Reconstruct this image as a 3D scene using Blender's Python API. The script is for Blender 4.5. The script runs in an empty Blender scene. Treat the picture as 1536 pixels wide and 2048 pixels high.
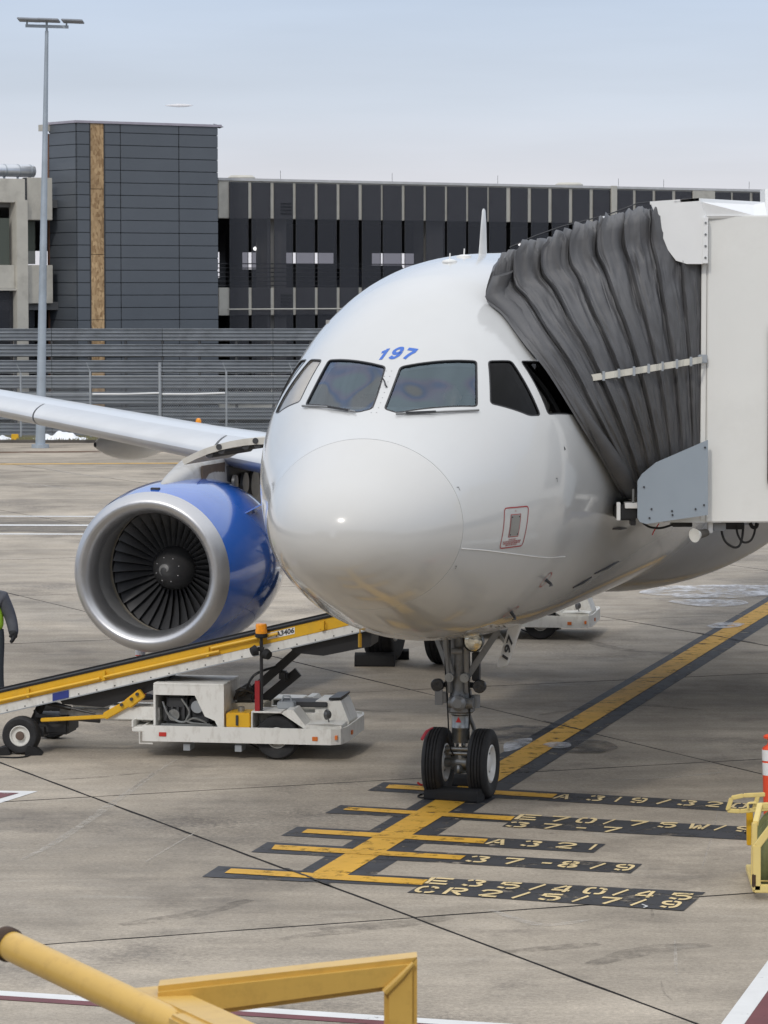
import bpy, bmesh, math, random
from mathutils import Vector, Matrix, noise
from mathutils.bvhtree import BVHTree
random.seed(7)
R = math.radians
S = bpy.context.scene
COL = S.collection
PI = math.pi

# ---------------------------------------------------------------- camera
F_PX, HZ, CAM_H = 6800.0, 568.0, 5.58          # long lens, horizon row, eye height above the apron
PITCH = math.atan((1024 - HZ) / F_PX)
cam_d = bpy.data.cameras.new('camera')
cam = bpy.data.objects.new('camera', cam_d)
COL.objects.link(cam)
cam.location = (0, 0, CAM_H)
cam.rotation_euler = (PI / 2 - PITCH, 0, 0)
cam_d.sensor_fit = 'VERTICAL'
cam_d.sensor_height = 36
cam_d.sensor_width = 27
cam_d.lens = F_PX / 2048 * 36
cam_d.clip_start = .5
cam_d.clip_end = 9000
cam_d.dof.use_dof = True
cam_d.dof.focus_distance = 37
cam_d.dof.aperture_fstop = 18
S.camera = cam

# ---------------------------------------------------------------- sky, sun, exposure
SUN_EL, SUN_AZ = R(38), R(200)                   # azimuth clockwise from +Y: behind the camera, to the left
W = bpy.data.worlds.new('World')
S.world = W
W.use_nodes = True
nt = W.node_tree
nt.nodes.clear()
def nn(t, tree=nt, **k):
    n = tree.nodes.new(t)
    for a, v in k.items():
        setattr(n, a, v)
    return n
wo = nn('ShaderNodeOutputWorld')
bg1 = nn('ShaderNodeBackground'); bg2 = nn('ShaderNodeBackground')
sky = nn('ShaderNodeTexSky', sky_type='NISHITA')
sky.sun_disc = False
sky.sun_elevation = SUN_EL
sky.sun_rotation = SUN_AZ
sky.dust_density = 2.5
bg1.inputs['Strength'].default_value = .10
nt.links.new(sky.outputs[0], bg1.inputs[0])
tc = nn('ShaderNodeTexCoord')
sep = nn('ShaderNodeSeparateXYZ')
nt.links.new(tc.outputs['Generated'], sep.inputs[0])
ramp = nn('ShaderNodeValToRGB')                   # thin high overcast: pale at the horizon, blue grey above, white overhead
els = ramp.color_ramp.elements
stops = [(0.0, (.68, .67, .715)), (.030, (.665, .675, .73)), (.052, (.565, .62, .715)), (.085, (.47, .55, .685)), (.25, (.54, .63, .78)), (.6, (.98, 1.02, 1.10)), (1.0, (1.25, 1.27, 1.30))]
els[0].position, els[0].color = stops[0][0], (*stops[0][1], 1)
els[1].position, els[1].color = stops[-1][0], (*stops[-1][1], 1)
for p, c in stops[1:-1]:
    e = els.new(p); e.color = (*c, 1)
nt.links.new(sep.outputs['Z'], ramp.inputs[0])
mp = nn('ShaderNodeMapping'); mp.inputs['Scale'].default_value = (3, 3, 26)
nt.links.new(tc.outputs['Generated'], mp.inputs[0])
ns = nn('ShaderNodeTexNoise'); ns.inputs['Scale'].default_value = 1.6; ns.inputs['Detail'].default_value = 5
nt.links.new(mp.outputs[0], ns.inputs[0])
mr = nn('ShaderNodeMapRange'); mr.inputs[1].default_value = .3; mr.inputs[2].default_value = .7
mr.inputs[3].default_value = .93; mr.inputs[4].default_value = 1.07
nt.links.new(ns.outputs[0], mr.inputs[0])
mul = nn('ShaderNodeVectorMath', operation='SCALE')
nt.links.new(ramp.outputs[0], mul.inputs[0]); nt.links.new(mr.outputs[0], mul.inputs['Scale'])
nt.links.new(mul.outputs[0], bg2.inputs[0])
bg2.inputs['Strength'].default_value = 1.0
mix = nn('ShaderNodeMixShader'); mix.inputs[0].default_value = .88
nt.links.new(bg1.outputs[0], mix.inputs[1]); nt.links.new(bg2.outputs[0], mix.inputs[2])
nt.links.new(mix.outputs[0], wo.inputs[0])
sun_d = bpy.data.lights.new('sun', 'SUN')
sun_d.energy = .8
sun_d.angle = R(3.5)
sun_d.color = (1, .95, .87)
sun = bpy.data.objects.new('sun', sun_d); COL.objects.link(sun)
sdir = Vector((math.sin(SUN_AZ) * math.cos(SUN_EL), math.cos(SUN_AZ) * math.cos(SUN_EL), math.sin(SUN_EL)))
sun.rotation_euler = sdir.to_track_quat('Z', 'Y').to_euler()
V = S.view_settings
V.view_transform = 'Standard'; V.look = 'None'; V.exposure = .22; V.gamma = 1; V.use_curve_mapping = False

# ---------------------------------------------------------------- helpers
_c, _s = math.cos(PITCH), math.sin(PITCH)
_fw, _up = Vector((0, _c, -_s)), Vector((0, _s, _c))
def ray(px, py):
    return _fw + Vector((1, 0, 0)) * ((px - 768) / F_PX) + _up * ((1024 - py) / F_PX)
def G(px, py, z=0.0):                               # where a point read off the photograph lies on the ground
    d = ray(px, py); t = (z - CAM_H) / d.z
    return Vector((0, 0, CAM_H)) + d * t
def AT(px, py, Y):                                  # ... and at a known distance
    d = ray(px, py)
    return Vector((0, 0, CAM_H)) + d * (Y / d.y)

ROOT = {}                                           # object name -> world matrix of its top-level thing
def tag(o, label=None, cat=None, group=None, kind=None):
    if label: o['label'] = label
    if cat: o['category'] = cat
    if group: o['group'] = group
    if kind: o['kind'] = kind
    return o
def thing(name, label, cat, loc=(0, 0, 0), rz=0.0, group=None, kind=None):
    o = bpy.data.objects.new(name, None)
    COL.objects.link(o)
    o.empty_display_size = .2
    o.location = loc; o.rotation_euler = (0, 0, rz)
    ROOT[o.name] = Matrix.Translation(loc) @ Matrix.Rotation(rz, 4, 'Z')
    return tag(o, label, cat, group, kind)
def root_of(o):
    while o.parent: o = o.parent
    return o
def link(name, me, parent=None, label=None):
    o = bpy.data.objects.new(name, me)
    COL.objects.link(o)
    if parent is not None: o.parent = parent
    if label: o['label'] = label
    return o
def copy_tree(o, parent=None):
    c = o.copy(); COL.objects.link(c)
    if parent is not None: c.parent = parent
    for ch in list(o.children): copy_tree(ch, c)
    return c

class MB:
    """collects shapes for ONE mesh object"""
    def __init__(s): s.bm = bmesh.new()
    def poly(s, pts):
        try: return s.bm.faces.new([s.bm.verts.new(p) for p in pts])
        except ValueError: return None
    def box(s, lo, hi, bev=0.0, mat=None):
        x0, y0, z0 = lo; x1, y1, z1 = hi
        vs = [s.bm.verts.new(p) for p in ((x0, y0, z0), (x1, y0, z0), (x1, y1, z0), (x0, y1, z0), (x0, y0, z1), (x1, y0, z1), (x1, y1, z1), (x0, y1, z1))]
        fs = [s.bm.faces.new([vs[i] for i in q]) for q in ((3, 2, 1, 0), (4, 5, 6, 7), (0, 1, 5, 4), (1, 2, 6, 5), (2, 3, 7, 6), (3, 0, 4, 7))]
        if bev > 0:
            es = list({e for f in fs for e in f.edges})
            r = bmesh.ops.bevel(s.bm, geom=es, offset=bev, segments=2, affect='EDGES', clamp_overlap=True)
            vs = list({v for f in r['faces'] for v in f.verts} | {v for v in vs if v.is_valid})
        if mat is not None:
            bmesh.ops.transform(s.bm, matrix=mat, verts=[v for v in vs if v.is_valid])
        return s
    def bar(s, p, q, w, h, bev=0.0, up=(0, 0, 1)):
        """box beam from p to q, w wide sideways, h high"""
        p, q = Vector(p), Vector(q); d = q - p; L = d.length; d.normalize()
        side = d.cross(Vector(up))
        if side.length < 1e-5: side = Vector((1, 0, 0))
        side.normalize(); u = side.cross(d)
        M = Matrix((( d.x, side.x, u.x, p.x), (d.y, side.y, u.y, p.y), (d.z, side.z, u.z, p.z), (0, 0, 0, 1)))
        return s.box((0, -w / 2, -h / 2), (L, w / 2, h / 2), bev, M)
    def cyl(s, p, q, r0, r1=None, n=12, cap=True):
        r1 = r0 if r1 is None else r1
        return s.lathe([(r0, 0), (r1, (Vector(q) - Vector(p)).length)], p, Vector(q) - Vector(p), n, cap)
    def lathe(s, prof, o, d, n=24, cap=False, a0=0.0, a1=2 * PI):
        o = Vector(o); d = Vector(d).normalized()
        e1 = d.orthogonal().normalized() if abs(d.z) > .9 else d.cross(Vector((0, 0, 1))).normalized()
        e2 = d.cross(e1)
        full = abs(a1 - a0 - 2 * PI) < 1e-6
        m = n if full else n + 1
        rings = []
        for r, x in prof:
            if r < 1e-6: rings.append([s.bm.verts.new(o + d * x)])
            else: rings.append([s.bm.verts.new(o + d * x + e1 * (r * math.cos(a0 + (a1 - a0) * k / n)) + e2 * (r * math.sin(a0 + (a1 - a0) * k / n))) for k in range(m)])
        for A, B in zip(rings, rings[1:]):
            for k in range(n):
                j = (k + 1) % m
                if len(A) == 1 and len(B) == 1: continue
                if len(A) == 1: s.bm.faces.new((A[0], B[j], B[k]))
                elif len(B) == 1: s.bm.faces.new((A[k], A[j], B[0]))
                else: s.bm.faces.new((A[k], A[j], B[j], B[k]))
        if cap:
            for Rg, flip in ((rings[0], True), (rings[-1], False)):
                if len(Rg) > 2: s.bm.faces.new(Rg[::-1] if flip else Rg)
        return s
    def tube(s, pts, r, n=8, closed=False):
        pts = [Vector(p) for p in pts]; N = len(pts); rings = []
        ref = None
        for i, p in enumerate(pts):
            d = (pts[(i + 1) % N] - pts[i - 1]) if closed else (pts[min(i + 1, N - 1)] - pts[max(i - 1, 0)])
            d.normalize()
            if ref is None: ref = d.orthogonal().normalized()
            e1 = (ref - d * ref.dot(d)).normalized(); ref = e1; e2 = d.cross(e1)
            rr = r[i] if isinstance(r, (list, tuple)) else r
            rings.append([s.bm.verts.new(p + e1 * (rr * math.cos(2 * PI * k / n)) + e2 * (rr * math.sin(2 * PI * k / n))) for k in range(n)])
        for i in range(N if closed else N - 1):
            A, B = rings[i], rings[(i + 1) % N]
            for k in range(n): s.bm.faces.new((A[k], A[(k + 1) % n], B[(k + 1) % n], B[k]))
        if not closed:
            s.bm.faces.new(rings[0][::-1]); s.bm.faces.new(rings[-1])
        return s
    def prism(s, pts, d):
        """closed polygon pushed by vector d"""
        d = Vector(d); A = [s.bm.verts.new(p) for p in pts]; B = [s.bm.verts.new(Vector(p) + d) for p in pts]; n = len(A)
        s.bm.faces.new(A[::-1]); s.bm.faces.new(B)
        for i in range(n): s.bm.faces.new((A[i], A[(i + 1) % n], B[(i + 1) % n], B[i]))
        return s
    def grid(s, P, cu=False, cv=False):
        V_ = [[s.bm.verts.new(p) for p in row] for row in P]; nu, nv = len(P), len(P[0])
        for i in range(nu if cu else nu - 1):
            for j in range(nv if cv else nv - 1):
                try: s.bm.faces.new((V_[i][j], V_[(i + 1) % nu][j], V_[(i + 1) % nu][(j + 1) % nv], V_[i][(j + 1) % nv]))
                except ValueError: pass
        return V_
    def build(s, name, mat, parent=None, world=False, smooth=False, label=None, recalc=True, angle=40, mesh_only=False):
        bm = s.bm
        if recalc: bmesh.ops.recalc_face_normals(bm, faces=bm.faces)
        if world and parent is not None:
            bmesh.ops.transform(bm, matrix=ROOT[root_of(parent).name].inverted(), verts=bm.verts)
        me = bpy.data.meshes.new(name)
        bm.to_mesh(me); bm.free()
        if smooth:
            me.polygons.foreach_set('use_smooth', [True] * len(me.polygons))
            if angle: me.set_sharp_from_angle(angle=R(angle))
        me.materials.append(mat)
        if mesh_only: return me
        return link(name, me, parent, label)

def arc(c, r, a0, a1, n, ax='xz'):
    out = []
    for k in range(n + 1):
        a = a0 + (a1 - a0) * k / n
        u, v = r * math.cos(a), r * math.sin(a)
        out.append(Vector((c[0] + u, c[1], c[2] + v)) if ax == 'xz' else Vector((c[0] + u, c[1] + v, c[2])) if ax == 'xy' else Vector((c[0], c[1] + u, c[2] + v)))
    return out
def round_poly(pts, r, n=4):
    """rounds the corners of a polygon of Vectors"""
    out = []; N = len(pts)
    for i in range(N):
        p, a, b = Vector(pts[i]), Vector(pts[i - 1]), Vector(pts[(i + 1) % N])
        ra = min(r, (a - p).length * .45, (b - p).length * .45)
        p0 = p + (a - p).normalized() * ra; p1 = p + (b - p).normalized() * ra
        for k in range(n + 1):
            t = k / n
            out.append(p0 * (1 - t) ** 2 + p * (2 * t * (1 - t)) + p1 * t * t)
    return out
def catmull(pts, n=6):
    P = [Vector(p) for p in pts]; out = []
    for i in range(len(P) - 1):
        a, b, c, d = P[max(i - 1, 0)], P[i], P[i + 1], P[min(i + 2, len(P) - 1)]
        for k in range(n):
            t = k / n
            out.append(.5 * ((2 * b) + (c - a) * t + (2 * a - 5 * b + 4 * c - d) * t * t + (3 * b - a - 3 * c + d) * t ** 3))
    out.append(P[-1])
    return out
def ribbon(pts, w, nrm=(0, 0, 1)):
    """flat strip polygon along pts, in the plane with normal nrm"""
    nrm = Vector(nrm); L, Rr = [], []
    P = [Vector(p) for p in pts]
    for i, p in enumerate(P):
        d = (P[min(i + 1, len(P) - 1)] - P[max(i - 1, 0)]).normalized(); sd = d.cross(nrm).normalized()
        L.append(p - sd * w / 2); Rr.append(p + sd * w / 2)
    return L, Rr

# ---------------------------------------------------------------- materials
def M(name, col, rough=.5, metal=0.0, var=.12, scale=3.0, bump=0.0, bscale=60.0, coat=0.0, spec=.5, dirt=None, dirt_amt=0.0, dirt_scale=1.5, rvar=.0, stretch=None, coords='Object'):
    m = bpy.data.materials.new(name); m.use_nodes = True
    t = m.node_tree; b = t.nodes['Principled BSDF']
    b.inputs['Roughness'].default_value = rough; b.inputs['Metallic'].default_value = metal
    b.inputs['Coat Weight'].default_value = coat; b.inputs['Coat Roughness'].default_value = .06
    b.inputs['Specular IOR Level'].default_value = spec
    co = nn('ShaderNodeTexCoord', t); src = co.outputs[coords]
    if stretch:
        mp_ = nn('ShaderNodeMapping', t); mp_.inputs['Scale'].default_value = stretch
        t.links.new(src, mp_.inputs[0]); src = mp_.outputs[0]
    n1 = nn('ShaderNodeTexNoise', t); n1.inputs['Scale'].default_value = scale; n1.inputs['Detail'].default_value = 6; n1.inputs['Roughness'].default_value = .6
    t.links.new(src, n1.inputs[0])
    r1 = nn('ShaderNodeMapRange', t); r1.inputs[1].default_value = .25; r1.inputs[2].default_value = .75; r1.inputs[3].default_value = 1 - var; r1.inputs[4].default_value = 1 + var
    t.links.new(n1.outputs[0], r1.inputs[0])
    sc = nn('ShaderNodeVectorMath', t, operation='SCALE'); sc.inputs[0].default_value = col[:3]
    t.links.new(r1.outputs[0], sc.inputs['Scale'])
    out = sc.outputs[0]
    if dirt:
        n2 = nn('ShaderNodeTexNoise', t); n2.inputs['Scale'].default_value = dirt_scale; n2.inputs['Detail'].default_value = 9; n2.inputs['Roughness'].default_value = .68
        t.links.new(src, n2.inputs[0])
        r2 = nn('ShaderNodeMapRange', t); r2.inputs[1].default_value = .5; r2.inputs[2].default_value = .72; r2.inputs[3].default_value = 0; r2.inputs[4].default_value = dirt_amt
        t.links.new(n2.outputs[0], r2.inputs[0])
        mx = nn('ShaderNodeMix', t, data_type='RGBA'); mx.inputs['B'].default_value = (*dirt[:3], 1)
        t.links.new(r2.outputs[0], mx.inputs['Factor']); t.links.new(out, mx.inputs['A'])
        out = mx.outputs['Result']
    t.links.new(out, b.inputs['Base Color'])
    if rvar:
        r3 = nn('ShaderNodeMapRange', t); r3.inputs[1].default_value = .3; r3.inputs[2].default_value = .7; r3.inputs[3].default_value = rough - rvar; r3.inputs[4].default_value = rough + rvar
        t.links.new(n1.outputs[0], r3.inputs[0]); t.links.new(r3.outputs[0], b.inputs['Roughness'])
    if bump:
        n3 = nn('ShaderNodeTexNoise', t); n3.inputs['Scale'].default_value = bscale; n3.inputs['Detail'].default_value = 5
        t.links.new(src, n3.inputs[0])
        bp = nn('ShaderNodeBump', t); bp.inputs['Strength'].default_value = bump; bp.inputs['Distance'].default_value = .01
        t.links.new(n3.outputs[0], bp.inputs['Height']); t.links.new(bp.outputs[0], b.inputs['Normal'])
    return m
def glass(name, tint=(.25, .28, .3), rough=.02, ior=1.55, gcol=(1, 1, 1)):
    m = bpy.data.materials.new(name); m.use_nodes = True
    t = m.node_tree; t.nodes.clear()
    o = nn('ShaderNodeOutputMaterial', t); tr = nn('ShaderNodeBsdfTransparent', t); gl = nn('ShaderNodeBsdfGlossy', t); gl.inputs[0].default_value = (*gcol, 1); fr = nn('ShaderNodeFresnel', t); mx = nn('ShaderNodeMixShader', t)
    tr.inputs[0].default_value = (*tint, 1); gl.inputs['Roughness'].default_value = rough; fr.inputs[0].default_value = ior
    t.links.new(fr.outputs[0], mx.inputs[0]); t.links.new(tr.outputs[0], mx.inputs[1]); t.links.new(gl.outputs[0], mx.inputs[2]); t.links.new(mx.outputs[0], o.inputs[0])
    return m
def patchy(name, col, rough, lo, hi, scale, var=.2, stretch=(1, 1, 1), maxa=1.0, invert=False, spec=.4):
    """paint or film that is worn through: noise decides where it is still there"""
    m = M(name, col, rough, 0, var, scale=2.2, spec=spec)
    t = m.node_tree; b = t.nodes['Principled BSDF']; o = t.nodes['Material Output']
    co = nn('ShaderNodeTexCoord', t); mp_ = nn('ShaderNodeMapping', t); mp_.inputs['Scale'].default_value = stretch
    n = nn('ShaderNodeTexNoise', t); n.inputs['Scale'].default_value = scale; n.inputs['Detail'].default_value = 10; n.inputs['Roughness'].default_value = .72
    r = nn('ShaderNodeMapRange', t); r.inputs[1].default_value = lo; r.inputs[2].default_value = hi
    r.inputs[3].default_value = 0; r.inputs[4].default_value = maxa
    tr = nn('ShaderNodeBsdfTransparent', t); mx = nn('ShaderNodeMixShader', t)
    t.links.new(co.outputs['Object'], mp_.inputs[0]); t.links.new(mp_.outputs[0], n.inputs[0]); t.links.new(n.outputs[0], r.inputs[0])
    t.links.new(r.outputs[0], mx.inputs[0]); t.links.new(tr.outputs[0], mx.inputs[1]); t.links.new(b.outputs[0], mx.inputs[2]); t.links.new(mx.outputs[0], o.inputs[0])
    return m
def emit(name, col, st):
    m = bpy.data.materials.new(name); m.use_nodes = True
    b = m.node_tree.nodes['Principled BSDF']; b.inputs['Base Color'].default_value = (*col, 1)
    b.inputs['Emission Color'].default_value = (*col, 1); b.inputs['Emission Strength'].default_value = st
    return m

def concrete_mat(name, base, seed):
    m = bpy.data.materials.new(name); m.use_nodes = True
    t = m.node_tree; b = t.nodes['Principled BSDF']; b.inputs['Specular IOR Level'].default_value = .35
    co = nn('ShaderNodeTexCoord', t); mp_ = nn('ShaderNodeMapping', t); mp_.inputs['Location'].default_value = (seed, seed * .7, 0)
    t.links.new(co.outputs['Object'], mp_.inputs[0])
    def noi(scale, detail=6, rough=.6, st=None):
        src = mp_.outputs[0]
        if st:
            q = nn('ShaderNodeMapping', t); q.inputs['Scale'].default_value = st; q.inputs['Rotation'].default_value = (0, 0, R(17)); t.links.new(src, q.inputs[0]); src = q.outputs[0]
        n = nn('ShaderNodeTexNoise', t); n.inputs['Scale'].default_value = scale; n.inputs['Detail'].default_value = detail; n.inputs['Roughness'].default_value = rough
        t.links.new(src, n.inputs[0]); return n.outputs[0]
    def rng(v, a, b_, c, d):
        r = nn('ShaderNodeMapRange', t); r.inputs[1].default_value = a; r.inputs[2].default_value = b_; r.inputs[3].default_value = c; r.inputs[4].default_value = d
        t.links.new(v, r.inputs[0]); return r.outputs[0]
    def mult(a, b_):
        n = nn('ShaderNodeMath', t, operation='MULTIPLY'); t.links.new(a, n.inputs[0]); t.links.new(b_, n.inputs[1]); return n.outputs[0]
    big = rng(noi(.16, 4), .3, .7, .82, 1.16)
    mid = rng(noi(.8, 9, .70), .32, .70, .76, 1.18)
    streak = rng(noi(.55, 8, .66, (.35, 2.6, 1)), .35, .70, .82, 1.12)
    fine = rng(noi(26, 5, .75), .3, .7, .74, 1.24)
    grit = rng(noi(75, 3, .7), .58, .70, 1.0, .5)
    oi = nn('ShaderNodeObjectInfo', t); slab = rng(oi.outputs['Random'], 0, 1, .92, 1.07)
    f = mult(mult(mult(big, mid), mult(streak, fine)), mult(grit, slab))
    sc = nn('ShaderNodeVectorMath', t, operation='SCALE'); sc.inputs[0].default_value = base
    t.links.new(f, sc.inputs['Scale'])
    # oily brown black stains and drips
    st = rng(noi(.42, 10, .72), .53, .72, 0, .58)
    mx = nn('ShaderNodeMix', t, data_type='RGBA'); mx.inputs['B'].default_value = (.10, .085, .072, 1)
    t.links.new(st, mx.inputs['Factor']); t.links.new(sc.outputs[0], mx.inputs['A'])
    # pale scuffs
    st2 = rng(noi(1.3, 10, .74, (.5, 1.6, 1)), .57, .76, 0, .42)
    mx2 = nn('ShaderNodeMix', t, data_type='RGBA'); mx2.inputs['B'].default_value = (.50, .465, .41, 1)
    t.links.new(st2, mx2.inputs['Factor']); t.links.new(mx.outputs['Result'], mx2.inputs['A'])
    sp = rng(noi(2.6, 10, .82), .61, .70, 0, .62)
    mx3 = nn('ShaderNodeMix', t, data_type='RGBA'); mx3.inputs['B'].default_value = (.06, .053, .048, 1)
    t.links.new(sp, mx3.inputs['Factor']); t.links.new(mx2.outputs['Result'], mx3.inputs['A'])
    # darker traffic-worn zones broken up by the coarse surface
    zo = mult(rng(noi(.21, 5, .62), .50, .68, 0, 1), rng(noi(17, 6, .8), .42, .60, .0, .78))
    mx4 = nn('ShaderNodeMix', t, data_type='RGBA'); mx4.inputs['B'].default_value = (.085, .075, .066, 1)
    t.links.new(zo, mx4.inputs['Factor']); t.links.new(mx3.outputs['Result'], mx4.inputs['A']); mx3 = mx4
    t.links.new(mx3.outputs['Result'], b.inputs['Base Color'])
    t.links.new(rng(noi(1.1, 5), .3, .7, .62, .86), b.inputs['Roughness'])
    bp = nn('ShaderNodeBump', t); bp.inputs['Strength'].default_value = .35; bp.inputs['Distance'].default_value = .006
    t.links.new(noi(60, 5, .7), bp.inputs['Height']); t.links.new(bp.outputs[0], b.inputs['Normal'])
    return m

WHITE = M('white_paint', (.78, .77, .74), .34, var=.05, dirt=(.42, .38, .32), dirt_amt=.25, dirt_scale=2.5)
WHITE_WORN = M('worn_white_paint', (.76, .75, .71), .42, var=.05, scale=2, dirt=(.28, .23, .17), dirt_amt=.4, dirt_scale=11, stretch=(1, 1, .45))
BRIDGE = M('cream_bridge_paint', (.78, .775, .74), .42, var=.03, scale=1.2, dirt=(.5, .47, .42), dirt_amt=.18, dirt_scale=.9, bump=.03, bscale=8)
HOODW = M('white_hood_paint', (.80, .80, .79), .4, var=.03)
PLATE = M('blue_grey_plate', (.30, .345, .39), .4, var=.04, dirt=(.3, .32, .34), dirt_amt=.2)
YELLOW = M('safety_yellow', (.75, .43, .022), .38, var=.08, scale=6, dirt=(.3, .2, .06), dirt_amt=.35, dirt_scale=6)
PALE_YELLOW = M('pale_yellow', (.78, .62, .24), .42, var=.06, scale=5, dirt=(.35, .25, .12), dirt_amt=.3, dirt_scale=5)
RAILY = M('rail_yellow', (.66, .42, .10), .36, var=.05, scale=4, dirt=(.36, .20, .05), dirt_amt=.30, dirt_scale=18, bump=.05, bscale=25)
RUST = M('rust', (.06, .035, .022), .8, var=.4, scale=20)
BLACK = M('black_rubber', (.013, .013, .014), .8, var=.2, scale=8, bump=.1)
BLACKP = M('black_paint', (.018, .018, .02), .4, var=.2)
DARK = M('dark_grey', (.045, .046, .05), .55, var=.2)
TYRE = M('tyre_rubber', (.016, .016, .0175), .72, var=.25, scale=14, bump=.12, bscale=90, dirt=(.09, .085, .078), dirt_amt=.25, dirt_scale=6)
STEEL = M('gear_steel', (.33, .34, .34), .33, .75, var=.12, scale=9, dirt=(.10, .09, .08), dirt_amt=.6, dirt_scale=7)
GEARP = M('gear_grey_paint', (.235, .24, .245), .38, .35, var=.12, scale=6, dirt=(.08, .075, .07), dirt_amt=.65, dirt_scale=6)
CHROME = M('polished_chrome', (.8, .8, .8), .12, 1, var=.03)
RED = M('red_paint', (.62, .03, .025), .4, var=.1)
CLEARL = M('lamp_lens', (.7, .7, .66), .1, .6, var=.2, scale=40)
ORANGE = M('orange_red_plastic', (.85, .085, .03), .4, var=.06)
REFLW = M('reflective_white', (.82, .82, .82), .35, var=.04)
AMBER = M('amber_lens', (.9, .33, .02), .15, var=.2, scale=30)
GALV = M('galvanised_steel', (.42, .45, .48), .5, .55, var=.2, scale=3, dirt=(.3, .31, .32), dirt_amt=.4)

# ================================================================ THE GROUND
CONC = concrete_mat('apron_concrete', (.408, .354, .284), 3.0)
SEAL = M('joint_sealant', (.045, .042, .04), .8, var=.3, scale=20)
base = MB(); base.poly([(-2500, -200, -.05), (2500, -200, -.05), (2500, 5000, -.05), (-2500, 5000, -.05)])
tag(base.build('ground', SEAL), kind='structure')
apron = thing('apron', None, None, (0, 0, 0), kind='structure')
dA, dB = Vector((math.cos(R(-64)), math.sin(R(-64)), 0)), Vector((math.cos(R(21.2)), math.sin(R(21.2)), 0))
nA, nB = Vector((-dA.y, dA.x, 0)), Vector((-dB.y, dB.x, 0))
def ab(i, j):                                      # joint crossings of the slab grid
    a, b = 13.26 + 7.5 * i, 27.6 + 7.85 * j
    det = nA.x * nB.y - nA.y * nB.x
    return Vector(((a * nB.y - b * nA.y) / det, (nA.x * b - nB.x * a) / det, 0))
far_slabs = MB()
rnd = random.Random(3)
for i in range(-6, 16):
    for j in range(-4, 13):
        q = [ab(i, j), ab(i + 1, j), ab(i + 1, j + 1), ab(i, j + 1)]
        c = sum(q, Vector()) / 4
        if c.y < -6 or c.y > 124 or abs(c.x) > 12 + .28 * max(c.y, 0): continue
        g = .012 if rnd.random() < .6 else .018
        dz = rnd.uniform(-.0012, .0012)
        q2 = [p + (c - p).normalized() * g * 1.4 + Vector((0, 0, dz)) for p in q]
        if (q2[1] - q2[0]).cross(q2[2] - q2[1]).z < 0: q2.reverse()
        rim = []                                       # slightly ragged edges
        for k in range(4):
            p0_, p1_ = q2[k], q2[(k + 1) % 4]; ns_ = 26 if c.y < 62 else 8
            for s_ in range(ns_):
                e_ = p0_.lerp(p1_, s_ / ns_); w_ = abs(noise.noise((e_.x * 2.1, e_.y * 2.1, k * 3.3 + i))) * .018 + max(0, noise.noise((e_.x * .9, e_.y * .9, k + 5.0)) - .35) * .05
                rim.append(e_ + (c - e_).normalized() * w_)
        m = MB(); A_ = [m.bm.verts.new(p) for p in rim]; B_ = [m.bm.verts.new((p.x, p.y, -.05)) for p in rim]; nr_ = len(rim)
        m.bm.faces.new(A_)
        for k in range(nr_): m.bm.faces.new((B_[k], B_[(k + 1) % nr_], A_[(k + 1) % nr_], A_[k])).material_index = 1
        m.build('concrete_slab', CONC, apron, recalc=False).data.materials.append(SEAL)
# joint between apron and verge, beyond which the ground is a grass strip
GRASS = M('winter_grass', (.15, .135, .075), .9, var=.35, scale=9, bump=.3)
g = MB()
for k in range(70):
    x0 = -40 + k * 1.25; y0 = 119.8 + .012 * x0
    g.poly([(x0, y0, .012), (x0 + 1.25, y0 + .015, .012), (x0 + 1.25, 123.6, .09), (x0, 123.6, .09)])
tag(g.build('grass_verge', GRASS), kind='structure')
kb = MB(); kb.box((-40, 119.55, -.04), (47, 119.75, .1)); tag(kb.build('verge_kerb', M('kerb_stone', (.09, .08, .07), .85, var=.3)), kind='structure')
GR2 = M('grass_blades', (.16, .15, .075), .9, var=.4, scale=30)
gb = MB()
for k in range(2600):
    x = rnd.uniform(-16, 8); y = rnd.uniform(119.8, 122.6); h = rnd.uniform(.03, .13); w = rnd.uniform(.02, .05)
    gb.poly([(x - w, y, .03), (x + w, y, .03), (x + rnd.uniform(-.05, .05), y + .02, .03 + h)])
tag(gb.build('verge_grass', GR2, recalc=False), kind='stuff')
SNOW = M('old_snow', (.82, .84, .87), .7, var=.06, scale=4, bump=.2, bscale=9)
def snow_heap(px0, px1, py, h, Y):
    a, b = AT(px0, py, Y), AT(px1, py, Y); P = []
    for i in range(30):
        row = []
        for j in range(9):
            u, v = i / 29, j / 8 * 2 - 1
            zz = h * max(0, (1 - v * v)) * math.sin(PI * u) ** .8 * (.45 + .75 * noise.noise((u * 7, v * 2, px0)) + .35 * math.exp(-((u - .62) / .14) ** 2))
            row.append((a.x + (b.x - a.x) * u, Y + v * .55, .03 + max(zz, 0)))
        P.append(row)
    m = MB(); m.grid(P); return m
tag(snow_heap(62, 178, 874, .33, 121.3).build('snow_heap', SNOW, smooth=True), 'long low snow heap on the verge at the light mast foot', 'snow', 'snow heaps on the verge')
tag(snow_heap(-40, 32, 877, .2, 121.2).build('snow_heap', SNOW, smooth=True), 'small snow heap on the verge by the yellow marker', 'snow', 'snow heaps on the verge')

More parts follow.
